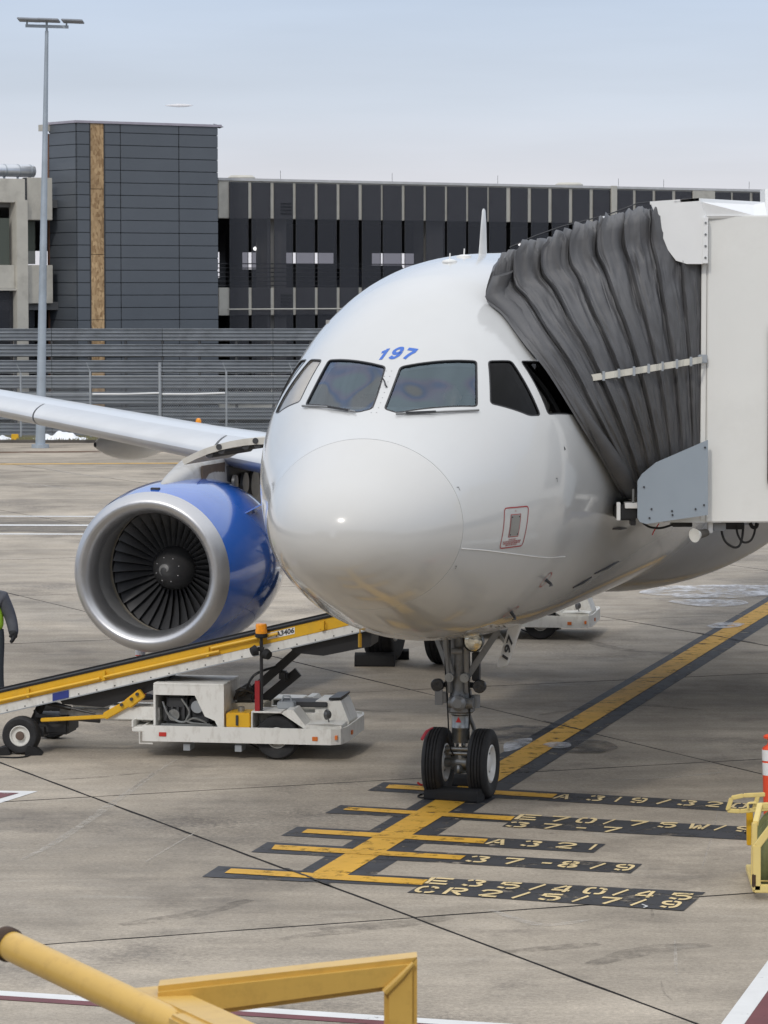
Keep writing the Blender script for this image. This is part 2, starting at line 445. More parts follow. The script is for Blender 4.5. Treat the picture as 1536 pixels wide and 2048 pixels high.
# painted markings (each sheet a few millimetres above the one below)
YEL = patchy('marking_yellow', (.67, .375, .045), .6, .33, .47, 4.2, var=.16)
YELF = patchy('marking_yellow_far', (.55, .34, .09), .6, .3, .46, 1.2, var=.2)
BLK = patchy('marking_black', (.044, .045, .050), .6, .33, .48, 3.4, var=.3)
TXT = patchy('stencil_cream', (.74, .58, .31), .6, .31, .44, 6.5, var=.14)
MWHT = patchy('marking_white', (.68, .68, .67), .6, .27, .38, 4.0, var=.1)
MAR = patchy('marking_maroon', (.15, .045, .05), .6, .28, .42, 3.2, var=.2)
def sheet(name, pts, z, mat, label=None):
    m = MB(); f = m.poly([(p.x, p.y, z) for p in pts])
    if f.normal.z < 0 or (f.normal_update() or f.normal.z < 0): f.normal_flip()
    return m.build(name, mat, apron, recalc=False, label=label)
def px_sheet(name, pts, z, mat, label=None): return sheet(name, [G(*p) for p in pts], z, mat, label)
L0, L1 = G(658, 1748), G(1536, 1215)
lead = (L1 - L0).normalized()
def along(p, y):                                   # runs point p along the lead-in line to distance y
    return p + lead * ((y - p.y) / lead.y)
lb, rb = G(598, 1744), G(752, 1749)
sheet('lead_in_border', [lb, rb, along(rb, 95), along(lb, 95)], .003, BLK)
ly, ry = G(626, 1747), G(694, 1752)
sheet('lead_in_line', [ly, ry, along(ry, 95), along(ly, 95)], .009, YEL)
bars = [
    ([(767, 1565), (1515, 1608.5), (1488, 1625), (735, 1582)], [(779, 1570.5), (1115, 1590), (1104, 1597.5), (771, 1578)]),
    ([(681, 1611), (1040, 1631), (1505, 1655), (1495, 1681), (1004, 1654), (1017, 1645.5), (650, 1627)], [(696.7, 1616), (1029.8, 1635), (1021, 1643), (685.8, 1621.5)]),
    ([(595, 1654), (1211.5, 1689), (1187, 1706.5), (562, 1672)], [(615, 1660), (976, 1680), (967, 1689), (603, 1667.5)]),
    ([(535, 1685), (1284.8, 1729), (1261, 1748), (502, 1705)], [(550, 1691.5), (931.7, 1713.5), (920, 1721.5), (542.6, 1700.5)]),
    ([(437, 1733), (866, 1756.5), (1411, 1785.4), (1367, 1822.6), (814, 1786), (836, 1774.5), (404, 1754.5)], [(462.5, 1739), (859, 1761.5), (843, 1772), (449, 1748)])]
for blk, yel in bars:
    px_sheet('stop_bar_border', blk, .006, BLK)
    px_sheet('stop_bar', yel, .012, YEL)
GL = {
 'A': [[(.02, 0), (.45, .95)], [(.58, .95), (.98, 0)], [(.38, .34), (.68, .34)]],
 'E': [[(.08, 0), (.08, 1)], [(.22, .92), (1, .92)], [(.22, .5), (.85, .5)], [(.22, .08), (1, .08)]],
 'C': [[(.42, .94), (.15, .8), (.08, .5), (.15, .2), (.42, .06)], [(.58, .94), (.85, .86), (.93, .7)], [(.58, .06), (.85, .14), (.93, .3)]],
 'R': [[(.08, 0), (.08, 1)], [(.24, .92), (.75, .92), (.93, .73), (.75, .53), (.24, .53)], [(.42, .42), (.92, 0)]],
 'W': [[(.02, 1), (.2, .05)], [(.3, .05), (.5, .75), (.7, .05)], [(.8, .05), (.98, 1)]],
 '0': [[(.42, .93), (.14, .86), (.08, .5), (.14, .14), (.42, .07)], [(.58, .93), (.86, .86), (.92, .5), (.86, .14), (.58, .07)]],
 '1': [[(.5, 0), (.5, 1)]],
 '2': [[(.04, .74), (.2, .92), (.6, .95), (.92, .8), (.84, .58), (.1, .12)], [(.3, .07), (1, .07)]],
 '3': [[(.06, .82), (.3, .94)], [(.42, .94), (.85, .9), (.9, .72), (.62, .54)], [(.74, .46), (.95, .32), (.85, .1), (.45, .06)], [(.32, .06), (.04, .2)]],
 '4': [[(.78, 0), (.78, 1)], [(.62, .97), (.1, .44)], [(.02, .27), (.66, .27)], [(.90, .27), (1.02, .27)]],
 '5': [[(.95, .92), (.22, .92)], [(.12, .98), (.1, .6)], [(.22, .58), (.7, .6), (.95, .4), (.8, .1), (.5, .06)], [(.38, .06), (.05, .18)]],
 '7': [[(.0, .92), (1, .92)], [(.88, .82), (.38, 0)]],
 '8': [[(.45, .95), (.14, .86), (.14, .64), (.45, .55)], [(.56, .95), (.86, .86), (.86, .64), (.56, .55)], [(.45, .45), (.08, .34), (.08, .15), (.45, .05)], [(.56, .45), (.93, .34), (.93, .15), (.56, .05)]],
 '9': [[(.45, .95), (.1, .86), (.08, .62), (.4, .48), (.72, .5)], [(.56, .95), (.9, .86), (.93, .5), (.85, .2), (.56, .06)], [(.42, .06), (.08, .18)]],
 '/': [[(0, 0), (1, 1)]], '-': [[(0, .5), (1, .5)]]}
def stroke_quads(pl, tx, ty):
    """strip of quads along a polyline; tx, ty half thicknesses across x and y"""
    P = [Vector(p) for p in pl]
    if len(P) > 2: P = [Vector((v.x, v.y)) for v in catmull([(p.x, p.y, 0) for p in P], 4)]
    out = []; L, Rr = [], []
    for i, p in enumerate(P):
        d = (P[min(i + 1, len(P) - 1)] - P[max(i - 1, 0)]).normalized()
        n_ = Vector((-d.y * tx, d.x * ty)); L.append(p + n_); Rr.append(p - n_)
    for i in range(len(P) - 1): out.append([L[i], L[i + 1], Rr[i + 1], Rr[i]])
    return out
ROWS = [
 ((1106, 1599), (1446, 1616.8), 9.5, [('A', 1106, 27), ('3', 1170, 29), ('1', 1227, 6), ('9', 1257, 28), ('/', 1313, 17), ('3', 1352, 32), ('2', 1407, 30), ('0', 1460, 28)]),
 ((1030, 1640.5), (1428, 1662.5), 10, [('E', 1028, 42), ('7', 1093, 36), ('0', 1148, 36), ('/', 1206, 12), ('7', 1250, 36), ('5', 1312, 34), ('W', 1374, 34), ('/', 1428, 14), ('9', 1468, 36)]),
 ((1011, 1655), (1203, 1665.3), 9.5, [('3', 1009, 38), ('7', 1076, 36), ('-', 1146, 20), ('7', 1197, 36)]),
 ((971, 1690), (1176, 1701.5), 10.5, [('A', 971, 34), ('3', 1038, 34), ('2', 1106, 36), ('1', 1176, 7)]),
 ((930, 1725.3), (1226, 1742.3), 11.5, [('3', 928, 38), ('7', 998, 36), ('-', 1076, 20), ('8', 1114, 34), ('/', 1180, 17), ('9', 1224, 34)]),
 ((848, 1768.8), (1338, 1800.2), 12, [('E', 847, 45), ('3', 920, 38), ('5', 991, 40), ('/', 1058, 18), ('4', 1098, 36), ('0', 1162, 42), ('/', 1225, 18), ('4', 1266, 36), ('5', 1335, 42)]),
 ((826, 1786.3), (1319, 1816.8), 12.5, [('C', 824, 40), ('R', 884, 38), ('2', 951, 40), ('/', 1024, 20), ('5', 1073, 40), ('/', 1144, 18), ('7', 1191, 40), ('/', 1261, 18), ('9', 1316, 36)])]
for p0, p1, ch, chars in ROWS:
    g0, g1 = G(*p0), G(*p1)
    ud = (g1 - g0).normalized()
    gh = along(g0, G(p0[0], p0[1] - ch).y) - g0
    sl = (p1[1] - p0[1]) / (p1[0] - p0[0])
    for chx, x, wpx in chars:
        o = G(x, p0[1] + (x - p0[0]) * sl); wv = ud * (G(x + wpx, p0[1] + (x + wpx - p0[0]) * sl) - o).length
        m = MB(); nar = chx in '1/'
        for pl in GL[chx]:
            for qd in stroke_quads(pl, .42 if chx == '1' else .2 if chx == '/' else .3 if chx == '-' else .105, .10 if chx == '-' else .10):
                pts = [o + wv * v.x + gh * v.y for v in qd]
                f = m.poly([(p.x, p.y, .012) for p in pts])
        for f in m.bm.faces:
            f.normal_update()
            if f.normal.z < 0: f.normal_flip()
        m.build('stencil_character', TXT, apron, recalc=False)
px_sheet('stencil_character', [(1284, 1811), (1297, 1815.5), (1288, 1818.5), (1286, 1817.5), (1292, 1815.5), (1283, 1812)], .015, MWHT)
# joint showing through the paint at the foot of the lead-in line
def joint_strip(fam, k, px0, py0, px1, py1, w, z):
    """sealant that shows through the paint, along joint k of family A or B"""
    o_, d = (nA * (13.26 + 7.5 * k), dA) if fam == 'A' else (nB * (27.6 + 7.85 * k), dB)
    p, q = [o_ + d * (G(*a).dot(d)) for a in ((px0, py0), (px1, py1))]; s_ = Vector((-d.y, d.x, 0)) * w / 2
    m = MB(); n = 26; L, Q = [], []
    for i in range(n + 1):
        c = p.lerp(q, i / n) + s_ * rnd.uniform(-.3, .3); ww = rnd.uniform(.75, 1.25)
        L.append(c + s_ * ww); Q.append(c - s_ * ww)
    m.grid([[(v.x, v.y, z) for v in L], [(v.x, v.y, z) for v in Q]])
    for f in m.bm.faces:
        f.normal_update()
        if f.normal.z < 0: f.normal_flip()
    m.build('joint_sealant', SEAL, apron, recalc=False)
joint_strip('A', 0, 581, 1738, 672, 1771, .034, .016)
joint_strip('A', 1, 1085, 1443.5, 1172, 1466, .035, .013)
joint_strip('B', 1, 1012, 1551, 1120, 1545, .022, .013)
joint_strip('B', 2, 1245, 1362, 1368, 1356, .03, .013)
joint_strip('A', 2, 1398, 1266, 1492, 1288, .035, .013)
# scratches and tyre scuffs
def scuff(pts, w, mat, z=.0035):
    P = catmull([G(*p) for p in pts], 6); L, Q = ribbon(P, w); n = len(P); m = MB(); k0 = rnd.uniform(0, 9)
    L2 = [c + (l - c) * (.35 + .65 * abs(math.sin(PI * (i + .3) / n)) * (1 + .4 * noise.noise((i * .7, k0, 0)))) for i, (c, l) in enumerate(zip(P, L))]; Q2 = [c * 2 - l for c, l in zip(P, L2)]
    m.grid([[(v.x, v.y, z) for v in L2], [(v.x, v.y, z) for v in Q2]])
    for f in m.bm.faces:
        f.normal_update()
        if f.normal.z < 0: f.normal_flip()
    m.build('scuff_mark', mat, apron, recalc=False)
PALE = patchy('pale_scratch', (.56, .52, .46), .8, .38, .60, 9, maxa=.55); SKID = patchy('skid_rubber', (.07, .062, .055), .8, .38, .72, 5, maxa=.42)
for pts, w, mt in (([(1436, 1620), (1428, 1660), (1415, 1700), (1404, 1738)], .022, PALE), ([(1376, 1712), (1402, 1712)], .02, PALE), ([(1350, 1880), (1351, 1915), (1353, 1950)], .03, PALE), ([(1303, 1818), (1305, 1830), (1304, 1836)], .03, SKID), ([(1322, 1962), (1328, 1985), (1346, 2003)], .018, SKID), ([(716, 1632), (745, 1640), (772, 1648)], .02, PALE),
                   ([(320, 1540), (250, 1590), (120, 1680), (40, 1722)], .10, PALE), ([(352, 1520), (300, 1552), (262, 1580)], .05, PALE), ([(400, 1660), (340, 1695), (290, 1725)], .03, PALE), ([(500, 1800), (380, 1830), (240, 1850)], .25, SKID), ([(640, 1860), (780, 1850), (900, 1835)], .3, SKID), ([(560, 1880), (640, 1868), (720, 1864)], .2, SKID),
                   ([(1180, 1930), (1300, 1900), (1420, 1890)], .3, SKID), ([(1000, 1905), (1120, 1895), (1200, 1888)], .2, SKID), ([(980, 1820), (1080, 1850), (1180, 1840)], .12, PALE), ([(1080, 1430), (1240, 1410), (1400, 1420)], .2, SKID), ([(620, 1400), (720, 1420), (840, 1425)], .15, SKID), ([(100, 1560), (180, 1556), (300, 1545)], .1, SKID), ([(1200, 1560), (1330, 1556), (1440, 1545)], .1, PALE), ([(1130, 1270), (1250, 1300), (1380, 1308)], .25, SKID), ([(0, 960), (200, 985), (420, 1010)], .3, PALE), ([(60, 930), (180, 952), (330, 962)], .3, PALE)):
    scuff(pts, w, mt)
# red and white envelope lines
def stripe(p, q, w, z, mat, name='boundary_line', off=0.0):
    p, q = G(*p), G(*q); d = (q - p).normalized(); s_ = Vector((d.y, -d.x, 0))
    sheet(name, [p + s_ * off, q + s_ * off, q + s_ * (off + w), p + s_ * (off + w)], z, mat)
stripe((-200, 1969), (1150, 2057), .17, .004, MWHT); stripe((-200, 1969), (1150, 2057), .14, .004, MAR, off=.172)
stripe((1440, 2052), (1536, 1922), .17, .006, MWHT); stripe((1440, 2052), (1536, 1922), .4, .006, MAR, off=.172)
px_sheet('boundary_line', [(-60, 1581), (76, 1583), (0, 1607), (-60, 1625)], .004, MWHT)
px_sheet('boundary_line', [(-60, 1585), (38, 1587), (0, 1598), (-60, 1616)], .008, MAR)
# taxi lane lines far out
for (pa, pb, w, mat) in (((-300, 1031), (1500, 1036), .3, MWHT), ((-300, 1048.5), (1500, 1053), .42, MWHT), ((-300, 1066.5), (1500, 1071), .3, MWHT), ((-300, 929), (700, 924), .55, YELF)):
    stripe(pa, pb, w, .006, mat, 'lane_line')
ASPH = patchy('dark_band', (.13, .125, .118), .8, .3, .6, .5, var=.2, maxa=.5)
px_sheet('lane_band', [(-300, 1034), (1500, 1039), (1500, 1068.5), (-300, 1064)], .003, ASPH)
TARM = patchy('tar_seam', (.16, .10, .065), .8, .3, .5, .8, maxa=.8)
stripe((-300, 906), (700, 897), 1.1, .003, TARM, 'tar_seam')
# wet patches and frost
WET = patchy('wet_patch', (.075, .066, .056), .5, .40, .64, 2.2, maxa=.75, spec=.25)
FROST = patchy('salt_frost', (.70, .71, .74), .7, .40, .62, 1.7, stretch=(1, .55, 1), maxa=.9)
def blob(name, pts, z, mat, kind=None, parent=apron):
    P = [G(*p) for p in pts]; P = round_poly(P, 9, 5); c = sum(P, Vector()) / len(P)
    m = MB(); cv = m.bm.verts.new((c.x, c.y, z)); V_ = []
    for p in P:
        j = 1 + .12 * noise.noise((p.x * 3, p.y * 3, z)); q = c + (p - c) * j; V_.append(m.bm.verts.new((q.x, q.y, z)))
    for k in range(len(V_)): m.bm.faces.new((cv, V_[k], V_[(k + 1) % len(V_)]))
    for f in m.bm.faces:
        f.normal_update()
        if f.normal.z < 0: f.normal_flip()
    o = m.build(name, mat, parent, recalc=False)
    return o
blob('puddle', [(1130, 1488), (1180, 1478), (1232, 1488), (1236, 1500), (1190, 1509), (1120, 1506)], .0145, WET)
blob('puddle', [(985, 1452), (1070, 1449), (1120, 1458), (1060, 1482), (1000, 1490), (975, 1475)], .003, WET)
for pts, z in (([(1270, 1186), (1330, 1172), (1460, 1171), (1560, 1172), (1560, 1190), (1470, 1198), (1330, 1197)], .0155),
               ([(1330, 1202), (1420, 1199), (1500, 1203), (1490, 1212), (1440, 1216), (1360, 1211)], .0165),
               ([(1005, 1490), (1030, 1478), (1066, 1476), (1062, 1488), (1030, 1500), (1008, 1506)], .0050),
               ([(1078, 1492), (1105, 1486), (1140, 1488), (1146, 1496), (1112, 1500)], .0172),
               ([(1408, 1254), (1440, 1246), (1490, 1248), (1480, 1256), (1430, 1259)], .0178)):
    blob('frost_patch', pts, z, FROST)

# ================================================================ THE BACKGROUND
# ---- blast fence of corrugated sheets
CORR = M('blast_fence_metal', (.235, .255, .28), .5, .35, var=.2, scale=1.4, dirt=(.12, .125, .13), dirt_amt=.5, dirt_scale=2)
bf = thing('blast_fence', 'long grey blast fence of stacked corrugated metal strips', 'fence', (0, 124.5, 0))
FY = 124.5; pitch = .578
def corr_mesh(name, L):
    P = []
    for k in range(15):
        zz = .46 * k / 14; P.append([(0, -.035 if k % 4 in (1, 2) else .035, zz), (L, -.035 if k % 4 in (1, 2) else .035, zz)])
    m = MB(); m.grid([list(r) for r in P]); return m.build(name, CORR, mesh_only=True)
cm = corr_mesh('corrugated_strip', 4.03)
pm = MB(); pm.box((-.05, .07, 0), (.05, .17, 3.95)); pm = pm.build('fence_post', M('dark_post', (.06, .065, .07), .6), mesh_only=True)
brk = MB(); brk.box((-.03, .0, -.06), (.03, .08, .06)); brk = brk.build('bracket', DARK, mesh_only=True)
for k in range(-5, 4):
    for r in range(7):
        o = link('corrugated_strip', cm, bf); o.location = (k * 4.05, rnd.uniform(-.004, .004), .03 + r * pitch)
        o.rotation_euler = (0, 0, 0)
    for s_ in range(3):
        o = link('fence_post', pm, bf); o.location = (k * 4.05 + s_ * 1.35, 0, 0)
        for r in range(6):
            q = link('bracket', brk, o); q.location = (0, -.02, .03 + r * pitch + .52)
# ---- chain-link fence in front
CH = M('galvanised_wire', (.40, .42, .44), .45, .6, var=.1)
cf = thing('chain_link_fence', 'galvanised chain-link fence with barbed wire arms before the blast fence', 'fence', (0, 122.6, 0))
CY = 122.6
posts = [(-100, 733), (42, 738), (181, 735), (320, 717), (453, 735), (585, 735), (730, 735)]
for i, (px, py) in enumerate(posts):
    b = AT(px, 874, CY); t_ = AT(px, py + 8, CY); m = MB()
    m.cyl((b.x, CY, .02), (b.x, CY, t_.z), .04 if px != 320 else .055, n=8)
    if px != 320: m.cyl((b.x, CY, t_.z), (b.x - .13, CY - .05, t_.z + .32), .018, n=5)
    m.build('post', CH, cf, world=True)
x0, x1 = AT(-100, 800, CY).x, AT(730, 800, CY).x
ztop = AT(0, 752, CY).z
for z in (ztop, AT(0, 788, CY).z):
    m = MB(); m.cyl((x0, CY, z), (x1, CY, z), .016, n=5); m.build('rail', CH, cf, world=True)
for k in range(3):
    m = MB(); xx = -.02 - .045 * k; m.tube([(x0 + i * (x1 - x0) / 30 + xx, CY - .02, ztop + .1 + .1 * k + .01 * math.sin(i * 2.1)) for i in range(31)], .006, 4); m.build('barbed_wire', CH, cf, world=True)
m = MB(); hgt = ztop - .05; w = .0035; k = x0
while k < x1:
    for sgn in (1, -1):
        xa, xb = (k, k + hgt * .8) if sgn > 0 else (k + hgt * .8, k)
        m.poly([(xa - w, CY, .05), (xa + w, CY, .05), (xb + w, CY, .05 + hgt), (xb - w, CY, .05 + hgt)])
    k += .085
tag(m.build('mesh', CH, cf, world=True, recalc=False), kind='stuff')
for (pa, pb) in ((185, 318), (325, 450)):
    a, b = AT(pa, 788, CY - .06), AT(pb, 786, CY - .06); m = MB()
    m.tube([a, a.lerp(b, .5) + Vector((0, 0, -.02)), b], .03, 6); tag(m.build('white_pipe', REFLW), 'white pipe hung along the chain-link fence, %s' % ('left length' if pa < 200 else 'right length'), 'pipe')
# ---- yellow marker on the verge, orange lamp behind the wing
m = MB(); p = AT(30, 874, 120.8); m.box((p.x - .13, 120.75, .03), (p.x + .13, 120.8, .26), .02); m.cyl((p.x, 120.82, 0), (p.x, 120.82, .25), .02)
tag(m.build('verge_marker', YELLOW), 'small yellow square marker board on the grass verge', 'marker')
ol = thing('orange_lamp', 'small orange obstruction lamp rising behind the white wing', 'lamp', (AT(397, 850, 110).x, 110, 0))
x = AT(397, 850, 110).x
m = MB(); m.cyl((x, 110, 0), (x, 110, 1.05), .04); m.build('post', GALV, ol, world=True)
m = MB(); m.lathe([(.02, 0), (.08, .03), (.10, .11), (.07, .2), (0, .23)], (x, 110, 1.03), (0, 0, 1), 12); m.build('lens', AMBER, ol, world=True, smooth=True)
# ---- light mast
MY = 116.0
mast = thing('light_mast', 'tall grey floodlight mast with flat lamp heads left of the dark tower', 'light mast', (AT(80, 880, MY).x, MY, 0))
b, t_ = AT(80.5, 884, MY), AT(93.5, 62, MY)
MAST = M('mast_galvanised', (.37, .42, .47), .5, .4, var=.18, scale=1.2, dirt=(.28, .3, .32), dirt_amt=.4)
m = MB(); m.tube([(b.x, MY, 0), b.lerp(t_, .5), t_], [.17, .12, .06], 16); m.build('pole', MAST, mast, world=True, smooth=True)
m = MB(); m.cyl((b.x, MY, 0), (b.x, MY, .12), .3, n=16); m.build('base_plate', MAST, mast, world=True)
m = MB(); m.cyl(t_, t_ + Vector((0, 0, .3)), .04); m.build('spigot', MAST, mast, world=True)
m = MB(); p, q = AT(51, 51.5, MY), AT(137, 54, MY); m.bar(p, q, .1, .1); m.build('cross_arm', MAST, mast, world=True)
for px in (54, 94, 133):
    m = MB(); p = AT(px, 52, MY); m.cyl(p, p + Vector((0, 0, .2)), .03); m.build('bracket', MAST, mast, world=True)
for px, dy in ((58, 0), (98, 1.5), (146, 4)):
    p = AT(px, 40 + dy * .7, MY); m = MB(); m.box((-.36, -.5, -.035), (.36, .35, .025), .015, Matrix.Translation(p) @ Matrix.Rotation(R(2.2), 4, 'Y') @ Matrix.Rotation(R(-2.5), 4, 'X'))
    m.build('lamp_head', M('lamp_head_grey', (.30, .32, .35), .4, .2), mast, world=True)

# ---- parking garage and its tower (facade turned about 36 degrees)
GO = Vector((-6.37, 132.0, 0)); gu = Vector((.8105, .5857, 0)); gv = Vector((-.5857, .8105, 0))
def gt(px):                                       # distance along the facade for a column of the photograph
    k = (px - 768) / F_PX / .998
    return (k * GO.y - GO.x) / (gu.x - k * gu.y)
def gz(px, py):
    D = (GO + gu * gt(px)).y; return AT(px, py, D).z
CRE = M('garage_concrete', (.50, .48, .425), .85, var=.12, scale=.9, dirt=(.24, .22, .19), dirt_amt=.45, dirt_scale=1.1, bump=.1, bscale=14)
SCRN = bpy.data.materials.new('dark_screen'); SCRN.use_nodes = True
t = SCRN.node_tree; b_ = t.nodes['Principled BSDF']; b_.inputs['Base Color'].default_value = (.050, .053, .062, 1); b_.inputs['Roughness'].default_value = .22
tr = nn('ShaderNodeBsdfTransparent', t); tr.inputs[0].default_value = (.84, .84, .88, 1); mx = nn('ShaderNodeMixShader', t); mx.inputs[0].default_value = .46
t.links.new(tr.outputs[0], mx.inputs[1]); t.links.new(b_.outputs[0], mx.inputs[2]); t.links.new(mx.outputs[0], t.nodes['Material Output'].inputs[0])
GMAT = Matrix(((gu.x, gv.x, 0, GO.x), (gu.y, gv.y, 0, GO.y), (0, 0, 1, 0), (0, 0, 0, 1)))
garage = bpy.data.objects.new('parking_garage', None); COL.objects.link(garage); garage.matrix_world = GMAT
garage.location = GO; garage.rotation_euler = (0, 0, math.atan2(gu.y, gu.x)); ROOT['parking_garage'] = GMAT
tag(garage, 'long concrete parking garage with dark screen panels and pale concrete strips', 'building')
Z = dict(roof=9.68, s1b=8.12, s2t=5.44, s2b=4.36)
t0, t1 = gt(438), gt(1700)
def gbox(name, mat, lo, hi, bev=0.0):
    m = MB(); m.box(lo, hi, bev); return m.build(name, mat, garage)
gbox('spandrel', CRE, (t0 + .02, 0, Z['s1b']), (t1, .35, Z['roof'] - .1), .02)
gbox('spandrel', CRE, (t0 + .02, 0, Z['s2b']), (t1, .35, Z['s2t']), .02)
gbox('spandrel', CRE, (t0 + .02, 0, .3), (t1, .35, 1.4), .02)
gbox('coping', M('coping_metal', (.5, .5, .5), .5), (t0 - .02, -.06, Z['roof'] - .1), (t1, .45, Z['roof']))
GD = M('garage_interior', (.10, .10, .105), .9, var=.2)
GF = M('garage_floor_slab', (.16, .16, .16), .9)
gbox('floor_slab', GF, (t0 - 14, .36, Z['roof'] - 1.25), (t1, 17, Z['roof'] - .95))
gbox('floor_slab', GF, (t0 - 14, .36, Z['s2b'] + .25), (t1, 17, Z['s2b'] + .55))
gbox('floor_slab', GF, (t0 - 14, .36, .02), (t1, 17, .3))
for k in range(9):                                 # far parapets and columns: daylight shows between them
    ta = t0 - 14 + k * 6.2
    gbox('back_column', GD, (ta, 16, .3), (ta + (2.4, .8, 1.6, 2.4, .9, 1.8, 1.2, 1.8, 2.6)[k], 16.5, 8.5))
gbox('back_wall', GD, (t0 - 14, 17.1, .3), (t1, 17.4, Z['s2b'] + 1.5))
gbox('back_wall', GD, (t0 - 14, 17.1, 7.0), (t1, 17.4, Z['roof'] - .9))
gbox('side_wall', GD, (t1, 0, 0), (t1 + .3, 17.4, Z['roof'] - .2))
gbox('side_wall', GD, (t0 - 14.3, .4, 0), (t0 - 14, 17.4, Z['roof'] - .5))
for k, px in enumerate((566, 880, 1222, 1500)):
    tt = gt(px); gbox('column', CRE, (tt - .45, .4, .3), (tt + .45, 1.2, Z['roof'] - .3))
for k in range(9):                                  # deep beams under the deck
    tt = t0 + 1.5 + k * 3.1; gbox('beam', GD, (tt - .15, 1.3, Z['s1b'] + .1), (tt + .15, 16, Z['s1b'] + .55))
for k in range(6):
    z = Z['s2t'] + .08 + k * .17
    m = MB(); m.cyl((t0, .2, z), (t1, .2, z), .022, n=5); m.build('cable_rail', DARK, garage)
for px in (480, 520, 562, 610, 690, 735, 775, 830, 905):                 # parked things inside, pipes
    tt = gt(px) + 1.5
m = MB(); m.cyl((t0 + .3, -.22, gz(560, 618)), (gt(680), -.22, gz(560, 618)), .03, n=6); m.build('conduit', CRE, garage)
starts = [459.7, 503.8, 548.4, 591.8, 635.3, 679, 723.3, 764.8, 808.2, 850.5, 892.8, 934.7, 976, 1018.7, 1059.7, 1100.7, 1141.7, 1182.8, 1228.7, 1267.7, 1306.7, 1346.5, 1423.6, 1461, 1500, 1540, 1580, 1620, 1660]
for i, px in enumerate(starts):
    wpx = 36.6 if px < 960 else 33.2 if px < 1200 else 32.4
    a, b = gt(px), gt(px + wpx)
    o = gbox('screen_panel', SCRN, (a, -.05, .9), (b, -.03, 9.53))
    fr = MB()
    for xx in (a, b): fr.box((xx - .007, -.056, .9), (xx + .007, -.024, 9.53))
    fr.build('panel_edge', DARK, o)
for k, (px, w_, h_, dv) in enumerate(((505, 2.2, .75, 9), (590, 2.6, 1.0, 11), (655, 2.4, .8, 8), (742, 2.5, .95, 12), (812, 2.2, .7, 10))):   # parked cars inside, seen as dim shapes
    tt = gt(px) + .75 * dv; z0 = Z['s2b'] + .55; m = MB()
    m.prism([(tt, dv, z0 + .25), (tt + 1.9, dv, z0 + .25), (tt + 1.85, dv, z0 + .8), (tt + 1.55, dv, z0 + .9), (tt + 1.3, dv, z0 + .55 + h_), (tt + .5, dv, z0 + .55 + h_), (tt + .2, dv, z0 + .9), (tt, dv, z0 + .8)], (0, 3, 0))
    car = m.build('parked_car', M('car_paint', ((.05, .05, .06), (.16, .16, .17), (.04, .05, .09), (.1, .1, .1), (.2, .2, .2))[k], .3), garage)
    for wx in (.15, 1.4):
        m = MB(); m.cyl((tt + wx + .15, dv - .01, z0 + .3), (tt + wx + .15, dv + .2, z0 + .3), .3, n=14); m.build('car_wheel', DARK, car)
LAMPW = emit('garage_lamp', (1, .98, .9), 5)
for px, py in ((461, 489), (547, 501), (1076, 492)):
    tt = gt(px); m = MB(); z = gz(px, py); m.lathe([(.0, 0), (.07, .03), (.09, .1), (.03, .16), (0, .16)], (tt, 1.25, z), (0, 0, 1), 10); m.build('ceiling_lamp', LAMPW, garage, smooth=True)
for px, w in ((569, .55), (1225, .6)):
    tt = gt(px); m = MB(); m.lathe([(w * .9, 0), (w * .9, .22), (w, .24), (w, .34), (w * .8, .42), (0, .42)], (tt, 3, Z['roof'] - .2), (0, 0, 1), 20); m.build('roof_cap', CRE, garage, smooth=True)
for px in (568, 790, 1000, 1240, 1330, 1500):
    tt = gt(px); m = MB(); m.cyl((tt, .2, Z['roof']), (tt, .2, Z['roof'] + .34), .008, n=4); m.build('lightning_rod', DARK, garage)
gbox('joint_cover', CRE, (gt(1217), -.12, .9), (gt(1228), -.05, Z['roof'] + .02)); gbox('concrete_pier', CRE, (gt(1379.6), -.1, .9), (gt(1423), -.01, Z['roof'] - .12))
for r in range(4):                                  # louvred vent slots on the spandrels
    for z0 in (8.3, 4.72):
        m = MB(); m.box((gt(562), -.05, z0 + r * .13), (gt(583), -.01, z0 + r * .13 + .06)); m.build('vent_slot', DARK, garage)
# left stretch of the garage, beyond the tower
tl0, tl1 = gt(-60), gt(103)
gbox('spandrel', CRE, (tl0, 0, gz(20, 405)), (gt(55), .4, gz(20, 357)), .02)
gbox('spandrel', CRE, (gt(61), .12, gz(80, 440)), (tl1 + .2, .5, gz(80, 355)), .02)
gbox('spandrel', CRE, (tl0, .05, gz(20, 577)), (gt(35), .45, gz(20, 530)), .02)
gbox('spandrel', CRE, (gt(59), .12, gz(80, 607)), (tl1 + .2, .5, gz(80, 530)), .02)
gbox('ledge', CRE, (tl0, -.05, gz(20, 581)), (gt(35), .4, gz(20, 577)))
gbox('column', CRE, (gt(35), -.08, .2), (gt(58), .5, gz(40, 400)), .02)
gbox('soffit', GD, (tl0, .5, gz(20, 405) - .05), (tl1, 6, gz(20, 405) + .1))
gbox('downpipe', DARK, (gt(57.4), .1, gz(60, 440)), (gt(60.5), .25, gz(60, 355)))
FILM = bpy.data.materials.new('olive_film'); FILM.use_nodes = True
t = FILM.node_tree; b_ = t.nodes['Principled BSDF']; b_.inputs['Base Color'].default_value = (.10, .115, .095, 1); b_.inputs['Roughness'].default_value = .3
tr = nn('ShaderNodeBsdfTransparent', t); mx = nn('ShaderNodeMixShader', t); mx.inputs[0].default_value = .72
t.links.new(tr.outputs[0], mx.inputs[1]); t.links.new(b_.outputs[0], mx.inputs[2]); t.links.new(mx.outputs[0], t.nodes['Material Output'].inputs[0])
gbox('screen_panel', FILM, (tl0, .2, gz(20, 530)), (gt(28), .23, gz(20, 436)))
